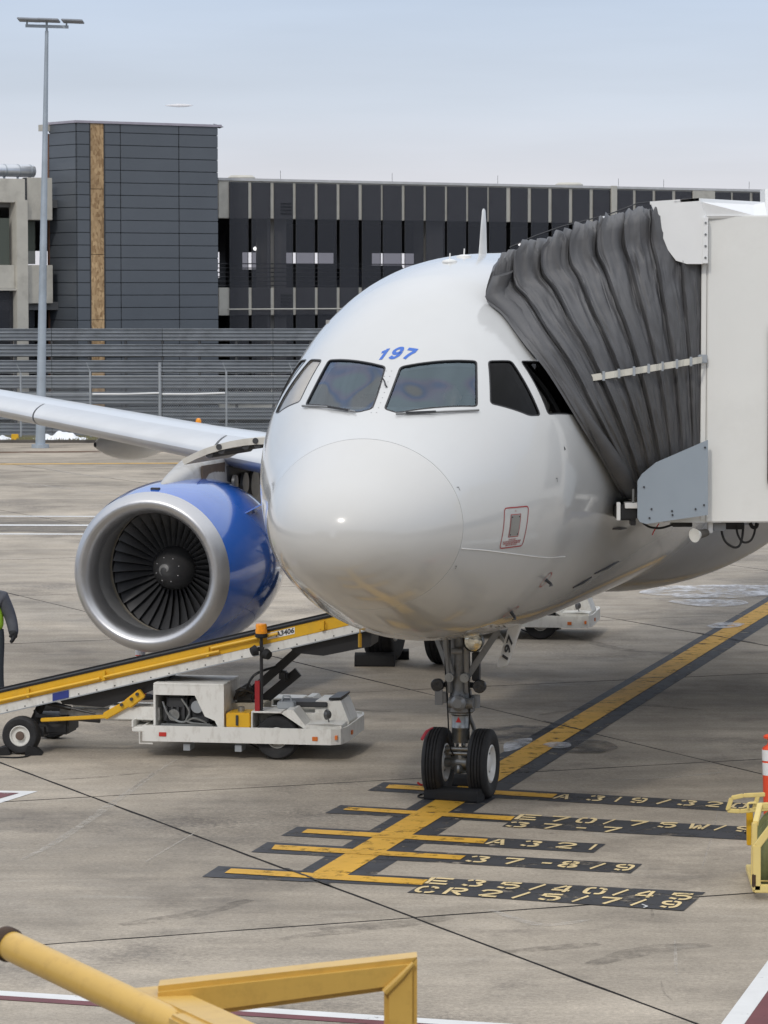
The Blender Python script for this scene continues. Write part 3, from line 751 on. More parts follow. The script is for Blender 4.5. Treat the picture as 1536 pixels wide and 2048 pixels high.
gbox('screen_panel', FILM, (gt(59), .6, gz(70, 528)), (gt(90), .63, gz(70, 441)))
gbox('screen_panel', SCRN, (tl0, .2, .5), (gt(34), .23, gz(20, 583)))
gbox('screen_panel', SCRN, (gt(59), .6, .5), (gt(88), .63, gz(70, 609)))
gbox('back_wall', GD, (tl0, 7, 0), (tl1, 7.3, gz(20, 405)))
PIPE = M('silver_duct', (.62, .64, .67), .28, .8, var=.08, scale=2)
dct = thing('roof_duct', 'shiny silver duct lying along the garage roof behind the light mast', 'duct', tuple(GO + gu * gt(20) + gv * 1.5 + Vector((0, 0, 9.3))))
a, b = GO + gu * (gt(-60)) + gv * 1.2, GO + gu * gt(103) + gv * 1.2
a.z = b.z = AT(40, 341, (GO + gu * gt(40) + gv * 1.2).y).z
m = MB(); m.cyl(a, b, .23, n=20); m.build('duct', PIPE, dct, world=True, smooth=True)
for px in (5, 45, 72, 96):
    c = GO + gu * gt(px) + gv * 1.2; c.z = a.z; m = MB(); m.cyl(c - gu * .02, c + gu * .02, .245, n=20); m.build('hoop', GALV, dct, world=True, smooth=True)
    m = MB(); m.box((-.04, -.05, 0), (.04, .05, .45), 0, Matrix.Translation((c.x, c.y, c.z - .5))); m.build('bracket', GALV, dct, world=True)
c0, c1 = GO + gu * gt(-50) + gv * 4, GO + gu * gt(58) + gv * 4
zc = AT(20, 338, c0.y).z; P = []
for k in range(13):
    aa = PI * k / 12; P.append([(c0.x + gv.x * .9 * math.cos(aa), c0.y + gv.y * .9 * math.cos(aa), zc + .55 * math.sin(aa)), (c1.x + gv.x * .9 * math.cos(aa), c1.y + gv.y * .9 * math.cos(aa), zc + .5 * math.sin(aa))])
m = MB(); V_ = m.grid(P); m.bm.faces.new([r[1] for r in V_]); m.bm.faces.new([r[0] for r in V_][::-1])
tag(m.build('roof_unit', M('roof_unit_grey', (.10, .105, .10), .6), smooth=True), 'dark rounded roof unit above the silver duct on the garage', 'roof unit')

# ---- tower of grey metal panels with one strip of bare board
TO = Vector((-11.43, 127.0, 0)); TW = 6.28
tower = bpy.data.objects.new('stair_tower', None); COL.objects.link(tower)
ta = math.atan2(3.6, 5.15); tu, tv = Vector((math.cos(ta), math.sin(ta), 0)), Vector((-math.sin(ta), math.cos(ta), 0))
TMAT = Matrix(((tu.x, tv.x, 0, TO.x), (tu.y, tv.y, 0, TO.y), (0, 0, 1, 0), (0, 0, 0, 1)))
tower.location = TO; tower.rotation_euler = (0, 0, ta); ROOT['stair_tower'] = TMAT
tag(tower, 'dark grey panelled tower with one bare wood board strip', 'tower')
def tt_(px):
    k = (px - 768) / F_PX / .998
    return (k * TO.y - TO.x) / (tu.x - k * tu.y)
ZT = 11.62; LD = 2.05
PAN = M('tower_panel_grey', (.105, .118, .135), .45, .15, var=.06, scale=.7)
core = MB(); core.box((.03, .03, 0), (tt_(438) - .03, LD, ZT - .06)); core.build('core', M('core_membrane', (.02, .021, .024), .8), tower)
row = .467; zs = [ZT - .38]
while zs[-1] > .4: zs.append(zs[-1] - row)
cols = [(0.0, tt_(183)), (tt_(212.5), tt_(244)), (tt_(244), tt_(360)), (tt_(360), tt_(438))]
def panel(lo, hi):
    m = MB(); m.box(lo, hi, .012); return m.build('wall_panel', PAN, tower)
top = ZT - .07
for i, z in enumerate(zs):
    zt = top if i == 0 else zs[i - 1] - .018
    zz = z + .0
    for c0_, c1_ in cols: panel((c0_ + .012, -.02 + rnd.uniform(-.004, .004), zz), (c1_ - .012, .028, zt))
    panel((-.02 + rnd.uniform(-.004, .004), .045, zz), (.028, LD, zt))
OSB = bpy.data.materials.new('strand_board'); OSB.use_nodes = True
t = OSB.node_tree; b_ = t.nodes['Principled BSDF']; b_.inputs['Roughness'].default_value = .8
co = nn('ShaderNodeTexCoord', t); mp_ = nn('ShaderNodeMapping', t); mp_.inputs['Scale'].default_value = (6, 6, 3.2)
vo = nn('ShaderNodeTexVoronoi', t); vo.inputs['Scale'].default_value = 2.2
t.links.new(co.outputs['Object'], mp_.inputs[0]); t.links.new(mp_.outputs[0], vo.inputs['Vector'])
rp = nn('ShaderNodeValToRGB', t); rp.color_ramp.elements[0].color = (.25, .145, .065, 1); rp.color_ramp.elements[1].color = (.60, .42, .23, 1)
t.links.new(vo.outputs['Color'], rp.inputs[0]); n2 = nn('ShaderNodeTexNoise', t); n2.inputs['Scale'].default_value = .55; n2.inputs['Detail'].default_value = 4
t.links.new(co.outputs['Object'], n2.inputs[0]); r2 = nn('ShaderNodeMapRange', t); r2.inputs[1].default_value = .35; r2.inputs[2].default_value = .65; r2.inputs[3].default_value = .72; r2.inputs[4].default_value = 1.12
t.links.new(n2.outputs[0], r2.inputs[0]); sc = nn('ShaderNodeVectorMath', t, operation='SCALE'); t.links.new(rp.outputs[0], sc.inputs[0]); t.links.new(r2.outputs[0], sc.inputs['Scale']); t.links.new(sc.outputs[0], b_.inputs['Base Color'])
zz = ZT - .06
for k in range(5):
    m = MB(); m.box((tt_(184.5), -.012, max(zz - 2.43, .1)), (tt_(210.5), .026, zz - .008)); m.build('bare_board', OSB, tower); zz -= 2.44
for px in (183.3, 211.6):
    m = MB(); m.box((tt_(px) - .02, -.03, .1), (tt_(px) + .02, .026, ZT - .06)); m.build('edge_trim', DARK, tower)
CAP = M('cap_membrane', (.34, .32, .37), .6, var=.15)
m = MB(); m.prism([(-.07, -.07, ZT - .06), (tt_(444), -.07, ZT - .06), (tt_(444), LD + .3, ZT - .06), (-.07, LD + .3, ZT - .06)], (0, 0, .09)); m.build('roof_cap', CAP, tower)
m = MB(); m.prism([(tt_(438), -.1, ZT - .12), (tt_(450), .0, ZT - .05), (tt_(440), .2, ZT + .03)], (0, .2, .06)); m.build('loose_flashing', BLACKP, tower)
m = MB(); m.box((-.04, LD + .005, 0), (.06, LD + .12, ZT - .4)); m.build('corner_timber', M('brown_timber', (.20, .10, .06), .8), tower)
m = MB(); m.box((-.3, LD - .1, ZT - .3), (.1, LD + .3, ZT - .06)); m.build('eave_stub', CRE, tower)
# ---- thin cloud
m = MB(); c = AT(358, 211, 4200); m.lathe([(0, -18), (.7, -15), (1.5, -8), (2.1, 0), (1.7, 9), (.7, 15), (0, 18)], c, (1, 0, 0), 12)
cl = M('cloud_white', (.9, .88, .88), 1.0); t = cl.node_tree; tr = nn('ShaderNodeBsdfTransparent', t); mx = nn('ShaderNodeMixShader', t); mx.inputs[0].default_value = .6
t.links.new(tr.outputs[0], mx.inputs[1]); t.links.new(t.nodes['Principled BSDF'].outputs[0], mx.inputs[2]); t.links.new(mx.outputs[0], t.nodes['Material Output'].inputs[0])
tag(m.build('cloud', cl, smooth=True), kind='structure')

# ---- terminal behind the camera: the picture is taken from its windows
TERM = M('terminal_cladding', (.42, .41, .39), .6, var=.06); TGL = M('terminal_glass', (.03, .035, .04), .08, 0, var=.1)
trm = thing('terminal_building', None, None, (0, -.7, 0), kind='structure')
m = MB(); m.box((-70, -16, 0), (70, -.5, 3.4)); m.box((-70, -16, 8.2), (70, -.5, 11.0)); m.box((-70, -16, 3.4), (70, -3.0, 8.2)); m.build('wall', TERM, trm)
for k in range(-17, 17):
    m = MB(); m.box((k * 4 + .06 + 2, -.62, 3.4), (k * 4 + 5.94, -.58, 8.2)); m.build('window_pane', TGL, trm)
    m = MB(); m.box((k * 4 + 1.94, -.66, 3.4), (k * 4 + 2.06, -.5, 8.2)); m.build('mullion', TERM, trm)

# ================================================================ THE AIRLINER
PSI = R(15.06)
NG = Vector((.835, 36.75, 0))                       # nose gear on the ground
NOSE = NG - Vector((math.sin(PSI), math.cos(PSI), 0)) * 5.07
air = thing('airliner', 'white twin-engined airliner with blue engines parked nose-on at the jet bridge', 'airliner', NOSE, -PSI)
# local axes: x to port (right in view), y back from the nose, z up
def interp(xs, ys):                                  # monotone cubic
    n = len(xs); h = [xs[i + 1] - xs[i] for i in range(n - 1)]; d = [(ys[i + 1] - ys[i]) / h[i] for i in range(n - 1)]
    m = [0.0] * n
    for i in range(1, n - 1):
        if d[i - 1] * d[i] > 0:
            w1, w2 = 2 * h[i] + h[i - 1], h[i] + 2 * h[i - 1]; m[i] = (w1 + w2) / (w1 / d[i - 1] + w2 / d[i])
    m[0] = d[0]; m[-1] = d[-1]
    def f(x):
        k = 0
        while k < n - 2 and x > xs[k + 1]: k += 1
        t = (x - xs[k]) / h[k]
        return (2 * t ** 3 - 3 * t * t + 1) * ys[k] + (t ** 3 - 2 * t * t + t) * h[k] * m[k] + (-2 * t ** 3 + 3 * t * t) * ys[k + 1] + (t ** 3 - t * t) * h[k] * m[k + 1]
    return f
KA = [0, .1, .25, .5, 1, 1.5, 1.8, 2.2, 2.6, 3, 3.5, 4, 5, 6, 7.5, 9, 24, 30, 37]
KT = [-.584, -.312, -.17, -.021, .227, .475, .658, .955, 1.246, 1.479, 1.712, 1.886, 2.064, 2.115, 2.135, 2.138, 2.138, 2.10, 1.7]
KB = [-.584, -.873, -1.012, -1.153, -1.342, -1.503, -1.594, -1.709, -1.8, -1.871, -1.925, -1.966, -2.017, -2.044, -2.052, -2.052, -2.052, -1.3, .7]
KW = [0, .356, .534, .717, .947, 1.117, 1.223, 1.374, 1.513, 1.625, 1.692, 1.76, 1.867, 1.922, 1.965, 1.985, 1.985, 1.7, .5]
SA = [math.sqrt(a) for a in KA]
fT, fB, fW = interp(SA, KT), interp(SA, KB), interp(SA, KW)
ZC = 3.80
def sect(a, th, k=1.0):
    s = math.sqrt(max(a, 0)); t_, b_, w_ = fT(s), fB(s), fW(s)
    return Vector((w_ * k * math.sin(th), a, ZC + (t_ + b_) / 2 + (t_ - b_) / 2 * k * math.cos(th)))
def snorm(a, th):
    e = 1e-3; a = max(a, .004)
    da = sect(a + e, th) - sect(a - min(e, a * .5), th); dt = sect(a, th + e) - sect(a, th - e)
    return dt.cross(da).normalized() * -1
def snorm_at(p):                                    # analytic normal at a point of the skin
    a = max(p.y, .004); s = math.sqrt(a); t_, b_, w_ = fT(s), fB(s), fW(s)
    th = math.atan2(p.x / w_, (p.z - ZC - (t_ + b_) / 2) / ((t_ - b_) / 2))
    n = snorm(a, th)
    q = Vector((p.x, 0, p.z - ZC + .3))
    return n if n.dot(q + Vector((0, -.3 if p.y < 3 else 0, 0))) > 0 else -n
NT = 112
def shell(a_list, k=1.0, caps=(True, True), m=None):
    m = m or MB(); rings = []
    for a in a_list:
        if a <= 0: rings.append([m.bm.verts.new(sect(0, 0))])
        else: rings.append([m.bm.verts.new(sect(a, 2 * PI * j / NT, k)) for j in range(NT)])
    fs = []
    for A, B in zip(rings, rings[1:]):
        for j in range(NT):
            i2 = (j + 1) % NT
            fs.append(m.bm.faces.new((A[0], B[j], B[i2])) if len(A) == 1 else m.bm.faces.new((A[j], B[j], B[i2], A[i2])))
    if caps[0] and len(rings[0]) > 1: fs.append(m.bm.faces.new(rings[0]))
    if caps[1]: fs.append(m.bm.faces.new(rings[-1][::-1]))
    return m, fs
def set_normals(me, skin_only=True):
    """glossy skin: shade with the true surface normals, keep cut edges crisp"""
    me.polygons.foreach_set('use_smooth', [True] * len(me.polygons))
    ln = [None] * len(me.loops)
    for p in me.polygons:
        for li in p.loop_indices:
            v = me.vertices[me.loops[li].vertex_index].co
            n = snorm_at(v)
            ln[li] = n if n.dot(p.normal) > .8 else p.normal
    me.normals_split_custom_set([tuple(n) for n in ln])
FUS = M('fuselage_white', (.575, .578, .57), .16, var=.025, scale=.8, coat=.6, dirt=(.55, .52, .47), dirt_amt=.12, dirt_scale=1.1)
RAD = M('radome_white', (.575, .567, .545), .18, var=.02, scale=.8, coat=.5, dirt=(.6, .57, .5), dirt_amt=.12, dirt_scale=1.3)
AR = 1.113
al = [AR * (k / 26) ** 2 for k in range(27)]
m, _ = shell(al, caps=(False, True)); rad = m.build('radome', RAD, air, smooth=True, angle=0)
bmesh_al = [AR + .008] + [AR + .02 + (4.6 - AR) * (k / 44) for k in range(45)] + [4.9, 5.3, 5.7, 6.2, 6.8, 7.5, 8.5, 10, 13, 17, 21, 24, 27, 30, 33, 35, 37]
m, f1 = shell(bmesh_al)
bmesh.ops.recalc_face_normals(m.bm, faces=m.bm.faces)
outer_bvh = BVHTree.FromBMesh(m.bm)
cav = [1.42 + (4.3 - 1.42) * k / 16 for k in range(17)]
_, f2 = shell(cav, .93, m=m)
bmesh.ops.recalc_face_normals(m.bm, faces=f2); bmesh.ops.reverse_faces(m.bm, faces=f2)
fus_me = bpy.data.meshes.new('fuselage'); m.bm.to_mesh(fus_me); m.bm.free()
# windows: corner points on the skin (port side, mirrored for starboard)
def mir(p): return [Vector((-v.x, v.y, v.z)) for v in p]
WA = [Vector(v) for v in ((.07, 2.205, 4.76), (.775, 2.575, 4.812), (.892, 2.115, 4.362), (.20, 1.598, 4.31), (.055, 1.635, 4.35))]
WB = [Vector(v) for v in ((.865, 2.655, 4.812), (1.06, 2.885, 4.812), (1.40, 2.74, 4.264), (1.318, 2.578, 4.264), (.985, 2.247, 4.392))]
WC = [Vector(v) for v in ((1.13, 2.98, 4.81), (1.285, 3.3, 4.79), (1.60, 3.43, 4.245), (1.448, 2.853, 4.268))]
wins = [('windshield', WA), ('windshield', mir(WA)), ('side_window', WB), ('side_window', mir(WB)), ('rear_side_window', WC), ('rear_side_window', mir(WC))]
def frame_of(P):
    n = Vector(); c = sum(P, Vector()) / len(P)
    for i in range(len(P)): n += (P[i] - c).cross(P[(i + 1) % len(P)] - c)
    n.normalize()
    if n.dot(c - Vector((0, 3.4, 4.2))) < 0: n = -n
    return c, n
def onto(p, n, off=0.0):                             # push a point along n onto the skin
    h = outer_bvh.ray_cast(p + n * .6, -n)
    if h[0] is None: return p
    return h[0] + snorm_at(h[0]) * off
cut = MB()
for nm, P in wins:
    c, n = frame_of(P); Q = round_poly(P, .05, 4)
    cut.prism([q - n * .34 for q in Q], n * .62)
cut_o = cut.build('cutter', DARK); fus = link('fuselage', fus_me, None)
bo = fus.modifiers.new('cut', 'BOOLEAN'); bo.object = cut_o; bo.operation = 'DIFFERENCE'; bo.solver = 'EXACT'; bo.use_self = False
dg = bpy.context.evaluated_depsgraph_get()
nm_ = bpy.data.meshes.new_from_object(fus.evaluated_get(dg))
fus.modifiers.clear(); fus.data = nm_; nm_.name = 'fuselage'; bpy.data.objects.remove(cut_o)
INNER = M('cockpit_lining', (.26, .265, .27), .8, var=.1)
nm_.materials.clear(); nm_.materials.append(FUS); nm_.materials.append(INNER)
for p in nm_.polygons:
    cc = p.center; s = math.sqrt(max(cc.y, .01)); r_ = math.hypot(cc.x / fW(s), (cc.z - ZC - (fT(s) + fB(s)) / 2) / ((fT(s) - fB(s)) / 2))
    p.material_index = 1 if (r_ < .955 and 1.3 < cc.y < 4.4) else 0
set_normals(nm_); fus.parent = air; set_normals(rad.data)
GLS = glass('windshield_glass', (.78, .84, .86), ior=2.05, gcol=(.72, .90, 1)); GLD = glass('dark_side_glass', (.10, .10, .11), ior=1.22)
t = GLS.node_tree; gl = [n for n in t.nodes if n.type == 'BSDF_GLOSSY'][0]
co = nn('ShaderNodeTexCoord', t); nz = nn('ShaderNodeTexNoise', t); nz.inputs['Scale'].default_value = 1.9; nz.inputs['Detail'].default_value = 1; rp = nn('ShaderNodeValToRGB', t)
for p_, c_ in ((.50, (.72, .90, 1)), (.58, (.74, .78, 1)), (.62, (.52, .68, 1)), (.66, (.80, .84, .86))):
    e = rp.color_ramp.elements.new(p_); e.color = (*c_, 1)
rp.color_ramp.elements[0].color = (.72, .90, 1, 1); rp.color_ramp.elements[-1].color = (.7, .86, .9, 1)
t.links.new(co.outputs['Object'], nz.inputs[0]); t.links.new(nz.outputs[0], rp.inputs[0]); t.links.new(rp.outputs[0], gl.inputs[0])
GLB = glass('blind_glass', (.95, .95, .95), ior=1.5); BLIND = M('sun_blind', (.62, .58, .52), .8)
SEALM = M('window_seal', (.02, .02, .022), .5)
def skin_patch(P, n, off, cuts=4):
    """fills polygon P with a mesh that follows the skin"""
    m = MB(); vs = [m.bm.verts.new(p) for p in P]; f = m.bm.faces.new(vs)
    bmesh.ops.triangulate(m.bm, faces=[f])
    bmesh.ops.subdivide_edges(m.bm, edges=m.bm.edges[:], cuts=cuts, use_grid_fill=True)
    for v in m.bm.verts: v.co = onto(v.co, n, off)
    return m
def skin_ring(P, n, w, off, thick=.004):
    """band just inside the outline P, lying on the skin"""
    c = sum(P, Vector()) / len(P); m = MB(); N = len(P); rows = []
    Pd = []
    for i in range(N):
        a, b = P[i], P[(i + 1) % N]; k = max(1, int((b - a).length / .06))
        for j in range(k): Pd.append(a.lerp(b, j / k))
    N = len(Pd)
    for i in range(N):
        d = (Pd[(i + 1) % N] - Pd[i - 1]).normalized(); inn = n.cross(d).normalized()
        if inn.dot(c - Pd[i]) < 0: inn = -inn
        o_, i_ = onto(Pd[i], n, 0), onto(Pd[i] + inn * w, n, 0); ns_ = snorm_at(o_)
        rows.append([o_ + ns_ * (off - .012), o_ + ns_ * off, i_ + ns_ * off, i_ + ns_ * (off - .012)])
    m.grid(rows, cu=True); return m
for nm, P in wins:
    c, n = frame_of(P); Q = round_poly(P, .05, 4)
    w_o = skin_patch(Q, n, -.012).build(nm, GLS if nm == 'windshield' else GLB if c.x < 0 else GLD, air, smooth=True, angle=0)
    if nm == 'side_window' and c.x < 0: skin_patch([q + (c - q) * .02 for q in Q], n, -.03).build('sun_blind', BLIND, w_o, smooth=True, angle=0)
    skin_ring(Q, n, .013 if nm != 'windshield' else .016, .003).build('window_seal', SEALM, w_o)
# wipers
def on_skin(pts, off): return [onto(Vector(p), snorm_at(Vector(p)), off) for p in pts]
for pts in ([(-.90, 2.10, 4.346), (-.54, 1.802, 4.342), (-.215, 1.594, 4.300)], [(.20, 1.56, 4.290), (.544, 1.755, 4.305), (.906, 2.075, 4.325)]):
    w_ = MB(); w_.tube(catmull(on_skin(pts, .022), 5), .011, 6); wo_ = w_.build('wiper', GEARP, air, smooth=True)
    q = on_skin(pts, .03); w_ = MB(); w_.bar(q[1].lerp(q[2] if pts[0][0] < 0 else q[0], .0) , q[1].lerp(q[2] if pts[0][0] < 0 else q[0], .75), .03, .02); w_.build('wiper_arm', DARK, wo_)
pr = on_skin([(-.03, 2.0, 4.6), (-.005, 1.95, 4.56)], .02); m = MB(); m.tube([pr[0] + Vector((-.02, 0, .03)), pr[0], pr[1], pr[1] + Vector((.015, 0, -.02))], .008, 6); m.build('rain_spray_tube', DARK, air)
RIV = M('rivet_grey', (.35, .35, .35), .5)
m = MB()
for k in range(9):
    for s_ in (-.035, .02):
        p = onto(Vector((s_ - .02, 2.14 - .07 * k, 4.72 - .05 * k)), Vector((0, -.65, .75)), .001); n = snorm_at(p); m.lathe([(.006, 0), (.004, .003), (0, .003)], p, n, 6)
tag(m.build('fastener_row', RIV, air), kind='stuff')
# ---- flat print on the skin
def decal(polys, anchor, u, v, off=.003, sub=0):
    """polys: lists of 2-D points in metres, laid on the skin around anchor"""
    u = Vector(u).normalized(); n = snorm_at(Vector(anchor)); u = (u - n * u.dot(n)).normalized(); v = n.cross(u)
    if v.z < 0: v = -v
    m = MB()
    for pl in polys:
        f = m.poly([Vector(anchor) + u * x + v * y for x, y in pl])
    if sub: bmesh.ops.subdivide_edges(m.bm, edges=m.bm.edges[:], cuts=sub, use_grid_fill=True)
    for _ in range(3):
        es = [e for e in m.bm.edges if e.calc_length() > .055]
        if es: bmesh.ops.subdivide_edges(m.bm, edges=es, cuts=1)
    bmesh.ops.triangulate(m.bm, faces=m.bm.faces[:])
    for vt in m.bm.verts:
        vt.co = onto(vt.co, n, off)
    for f in m.bm.faces:
        f.normal_update()
        if f.normal.dot(n) < 0: f.normal_flip()
    return m
def strokes(text, h, adv, tx, ty, lean=0.0, wid=.62, curve=0.0):
    out = []; N = len(text)
    for i, c in enumerate(text):
        for pl in NUM[c]:
            for qd in stroke_quads(pl, tx, ty):
                out.append([((x0 := (i - (N - 1) / 2) * adv + (p.x - .5) * wid * h) + lean * (p.y - .5) * h, (p.y - .5) * h - curve * x0 * x0) for p in qd])
    return out
NUM = {'1': [[(.62, 0), (.62, 1)], [(.2, .70), (.46, .80)]],
       '9': [[(.86, .62), (.72, .92), (.42, .93), (.16, .74), (.28, .50), (.55, .44), (.84, .58)], [(.88, .60), (.85, .3), (.66, .08), (.38, .06), (.14, .2)]],
       '7': [[(.05, .9), (.95, .9)], [(.84, .79), (.52, .4), (.36, 0)]]}
BLUE = M('registration_blue', (.035, .135, .52), .3, var=.05)
decal(strokes('197', .175, .136, .165, .125, lean=.30, wid=.62, curve=.55), (-.01, 2.381, 4.885), (1, .05, 0), None, sub=1).build('registration_number', BLUE, air, recalc=False)
def text_polys(s, size, bold=0.0, shear=0.0, align='CENTER'):
    cu = bpy.data.curves.new('t', 'FONT'); cu.body = s; cu.size = size; cu.offset = bold; cu.shear = shear; cu.align_x = align; cu.align_y = 'CENTER'; cu.resolution_u = 3
    o = bpy.data.objects.new('t', cu); COL.objects.link(o); dg = bpy.context.evaluated_depsgraph_get(); dg.update()
    me = bpy.data.meshes.new_from_object(o.evaluated_get(dg))
    out = [[(me.vertices[i].co.x, me.vertices[i].co.y) for i in p.vertices] for p in me.polygons]
    bpy.data.objects.remove(o); bpy.data.meshes.remove(me); return out
DRED = M('stencil_red', (.38, .05, .05), .4, var=.05)
def closed_band(pts, w):
    c = [(sum(p[0] for p in pts) / len(pts)), (sum(p[1] for p in pts) / len(pts))]; out = []; N = len(pts)
    P = [Vector((x, y, 0)) for x, y in pts]
    def inner(i):
        d = (P[(i + 1) % N] - P[i - 1]).normalized(); s_ = Vector((-d.y, d.x, 0)); q = P[i] + s_ * w
        return q if (q - Vector((*c, 0))).length < (P[i] - Vector((*c, 0))).length else P[i] - s_ * w
    I = [inner(i) for i in range(N)]
    for i in range(N):
        j = (i + 1) % N; out.append([P[i][:2], P[j][:2], I[j][:2], I[i][:2]])
    return out
# static port plate, its red outline and wording
ap = (1.283, 2.02, 3.19); uu = Vector((.35, 1, 0))
rect = round_poly([Vector(p) for p in ((-.21, .2, 0), (.235, .2, 0), (.235, -.215, 0), (-.21, -.215, 0))], .05, 4)
decal(closed_band([(p.x, p.y) for p in rect], .012), ap, uu, None).build('warning_outline', DRED, air, recalc=False)
inn = [(-.075, .115), (.085, .115), (.085, -.09), (-.075, -.09)]
decal(closed_band([(-.088, .128), (.098, .128), (.098, -.103), (-.088, -.103)], .012), ap, uu, None).build('port_outline', DRED, air, recalc=False)
stp = decal([inn], ap, uu, None, off=.005, sub=2).build('static_port_plate', M('static_plate', (.33, .33, .32), .4, .5), air, recalc=False)
m = MB()
for x in (-.06, .07):
    for y in (.1, -.075):
        n = snorm_at(Vector(ap)); u_ = (uu.normalized() - n * uu.normalized().dot(n)).normalized(); v_ = n.cross(u_); v_ = -v_ if v_.z < 0 else v_
        p = onto(Vector(ap) + u_ * x + v_ * y, n, .005); m.lathe([(.008, 0), (.006, .004), (0, .005)], p, n, 8)
m.build('plate_screw', DARK, stp)
tx = []
for k, (s, y) in enumerate((('STATIC PORT', -.128), ('DO NOT PLUG OR DEFORM HOLES', -.147), ('AREA WITHIN RED LINE MUST BE', -.165), ('SMOOTH AND CLEAN', -.183))):
    tx += [[(px_ + (0 if k == 0 else .0), py_ + y) for px_, py_ in pl] for pl in text_polys(s, .021, .0006)]
tx += [[(px_, py_ + .158) for px_, py_ in pl] for pl in text_polys('S-1', .02, .0006)]
decal(tx, ap, uu, None).build('warning_text', DRED, air, recalc=False)
# pitot and alpha-probe rings with their probes
for ap2, r_ in (((1.306, 3.41, 2.546), .10), ((.965, 3.292, 2.218), .10)):
    ring = [(r_ * math.cos(2 * PI * k / 28), r_ * math.sin(2 * PI * k / 28)) for k in range(28)]
    rg = decal(closed_band(ring, .012), ap2, (0, 1, 0), None).build('probe_ring', DRED, air, recalc=False)
    n = snorm_at(Vector(ap2)); p = onto(Vector(ap2), n, 0); m = MB(); e = p + n * .085; m.tube([p, p + n * .06, e + Vector((0, -.02, 0)), e + Vector((0, -.13, 0))], [.02, .016, .012, .006], 8); m.build('pitot_probe', DARK, rg, smooth=True)
for ap2, poly in (((.781, 1.029, 2.783), [(-.06, .02), (.06, .012), (.06, -.022), (-.06, -.014)]),):
    decal([poly], ap2, (1, .3, 0), None, sub=1).build('drain_slot', DARK, air, recalc=False)
for ap2 in ((.922, 1.185, 3.606), (.891, 1.19, 2.845), (1.567, 2.74, 3.616)):
    decal([[(-.015, .02), (.015, .02), (.015, .014), (-.015, .014)], [(.009, .014), (.015, .014), (.015, -.02), (.009, -.02)]], ap2, (.3, 1, 0), None).build('jacking_mark', DARK, air, recalc=False)
ap2 = (1.598, 2.974, 3.927); decal([[(-.015, -.025), (.018, -.012), (-.01, .025)]], ap2, (.2, 1, 0), None).build('vane_mark', DARK, air, recalc=False)
ln = on_skin([(.963, 1.15, 3.034), (1.12, 1.6, 2.975), (1.26, 2.175, 2.907), (1.38, 2.85, 2.84), (1.47, 3.57, 2.779)], .003); m = MB(); m.tube(catmull(ln, 6), .005, 5); m.build('sealant_line', WHITE, air)
for pts in ([(1.53, 5.4, 2.35), (1.58, 6.3, 2.45)], [(1.42, 4.9, 2.2), (1.5, 5.4, 2.3)], [(1.75, 4.95, 2.95), (1.8, 5.6, 2.9)]):
    q = on_skin(pts, .004); m = MB(); m.tube([q[0], q[0].lerp(q[1], .5) + Vector((.01, 0, 0)), q[1]], [.008, .016, .006], 6); m.build('skin_scuff', DARK, air)
# antennas
m = MB(); b0 = Vector((0.02, 5.8, ZC + 2.07)); bl = []
for k, (zz_, c_, y_) in enumerate(((0, .34, 0), (.2, .27, .06), (.38, .2, .11), (.52, .12, .16), (.54, .05, .19))):
    bl.append([b0 + Vector((.028 * (1 - zz_) * math.sin(2 * PI * j / 12) * (1 if zz_ < .54 else .3), y_ + c_ / 2 - c_ / 2 * math.cos(2 * PI * j / 12), zz_)) for j in range(12)])
V_ = m.grid(bl, cv=True); m.bm.faces.new(V_[-1]); m.build('blade_antenna', WHITE, air, smooth=True)
m = MB(); b0 = Vector((0, 9.6, ZC + 2.12)); bl = [[p + Vector((0, 6.7, .06)) for p in r] for r in bl]; V_ = m.grid(bl, cv=True); m.bm.faces.new(V_[-1]); m.build('blade_antenna', WHITE, air, smooth=True)
for p_ in ((-.02, 4.62, 0), (.02, 5.1, 0)):
    b0 = onto(Vector((p_[0], p_[1], 6.2)), Vector((0, 0, 1)), 0); m = MB(); m.lathe([(.085, -.01), (.08, .012), (.04, .025), (0, .03)], b0, (0, 0, 1), 16); pt = m.build('antenna_disc', WHITE, air, smooth=True)
    m = MB(); m.cyl(b0, b0 + Vector((.0, .02, .09)), .008, n=6); m.build('antenna_pin', WHITE, pt)
# ---- belly fairing
BELLY = M('belly_grey', (.60, .60, .59), .3, var=.05, dirt=(.3, .28, .26), dirt_amt=.3, coat=.3)
P = []
for k in range(25):
    s_ = k / 24; a = 10.6 + 11.5 * s_; e = max(0, math.sin(PI * min(1, max(0, s_)))) ** .45
    P.append([Vector(((1.2 + 1.05 * e) * math.sin(th) * (1 if abs(math.sin(th)) < .999 else 1), a, ZC - .55 - (1.2 + .62 * e) * math.cos(th) ** 1)) for th in [(-1.5 + 3.0 * j / 32) for j in range(33)]])
m = MB(); m.grid(P); m.build('belly_fairing', BELLY, air, smooth=True, angle=0)
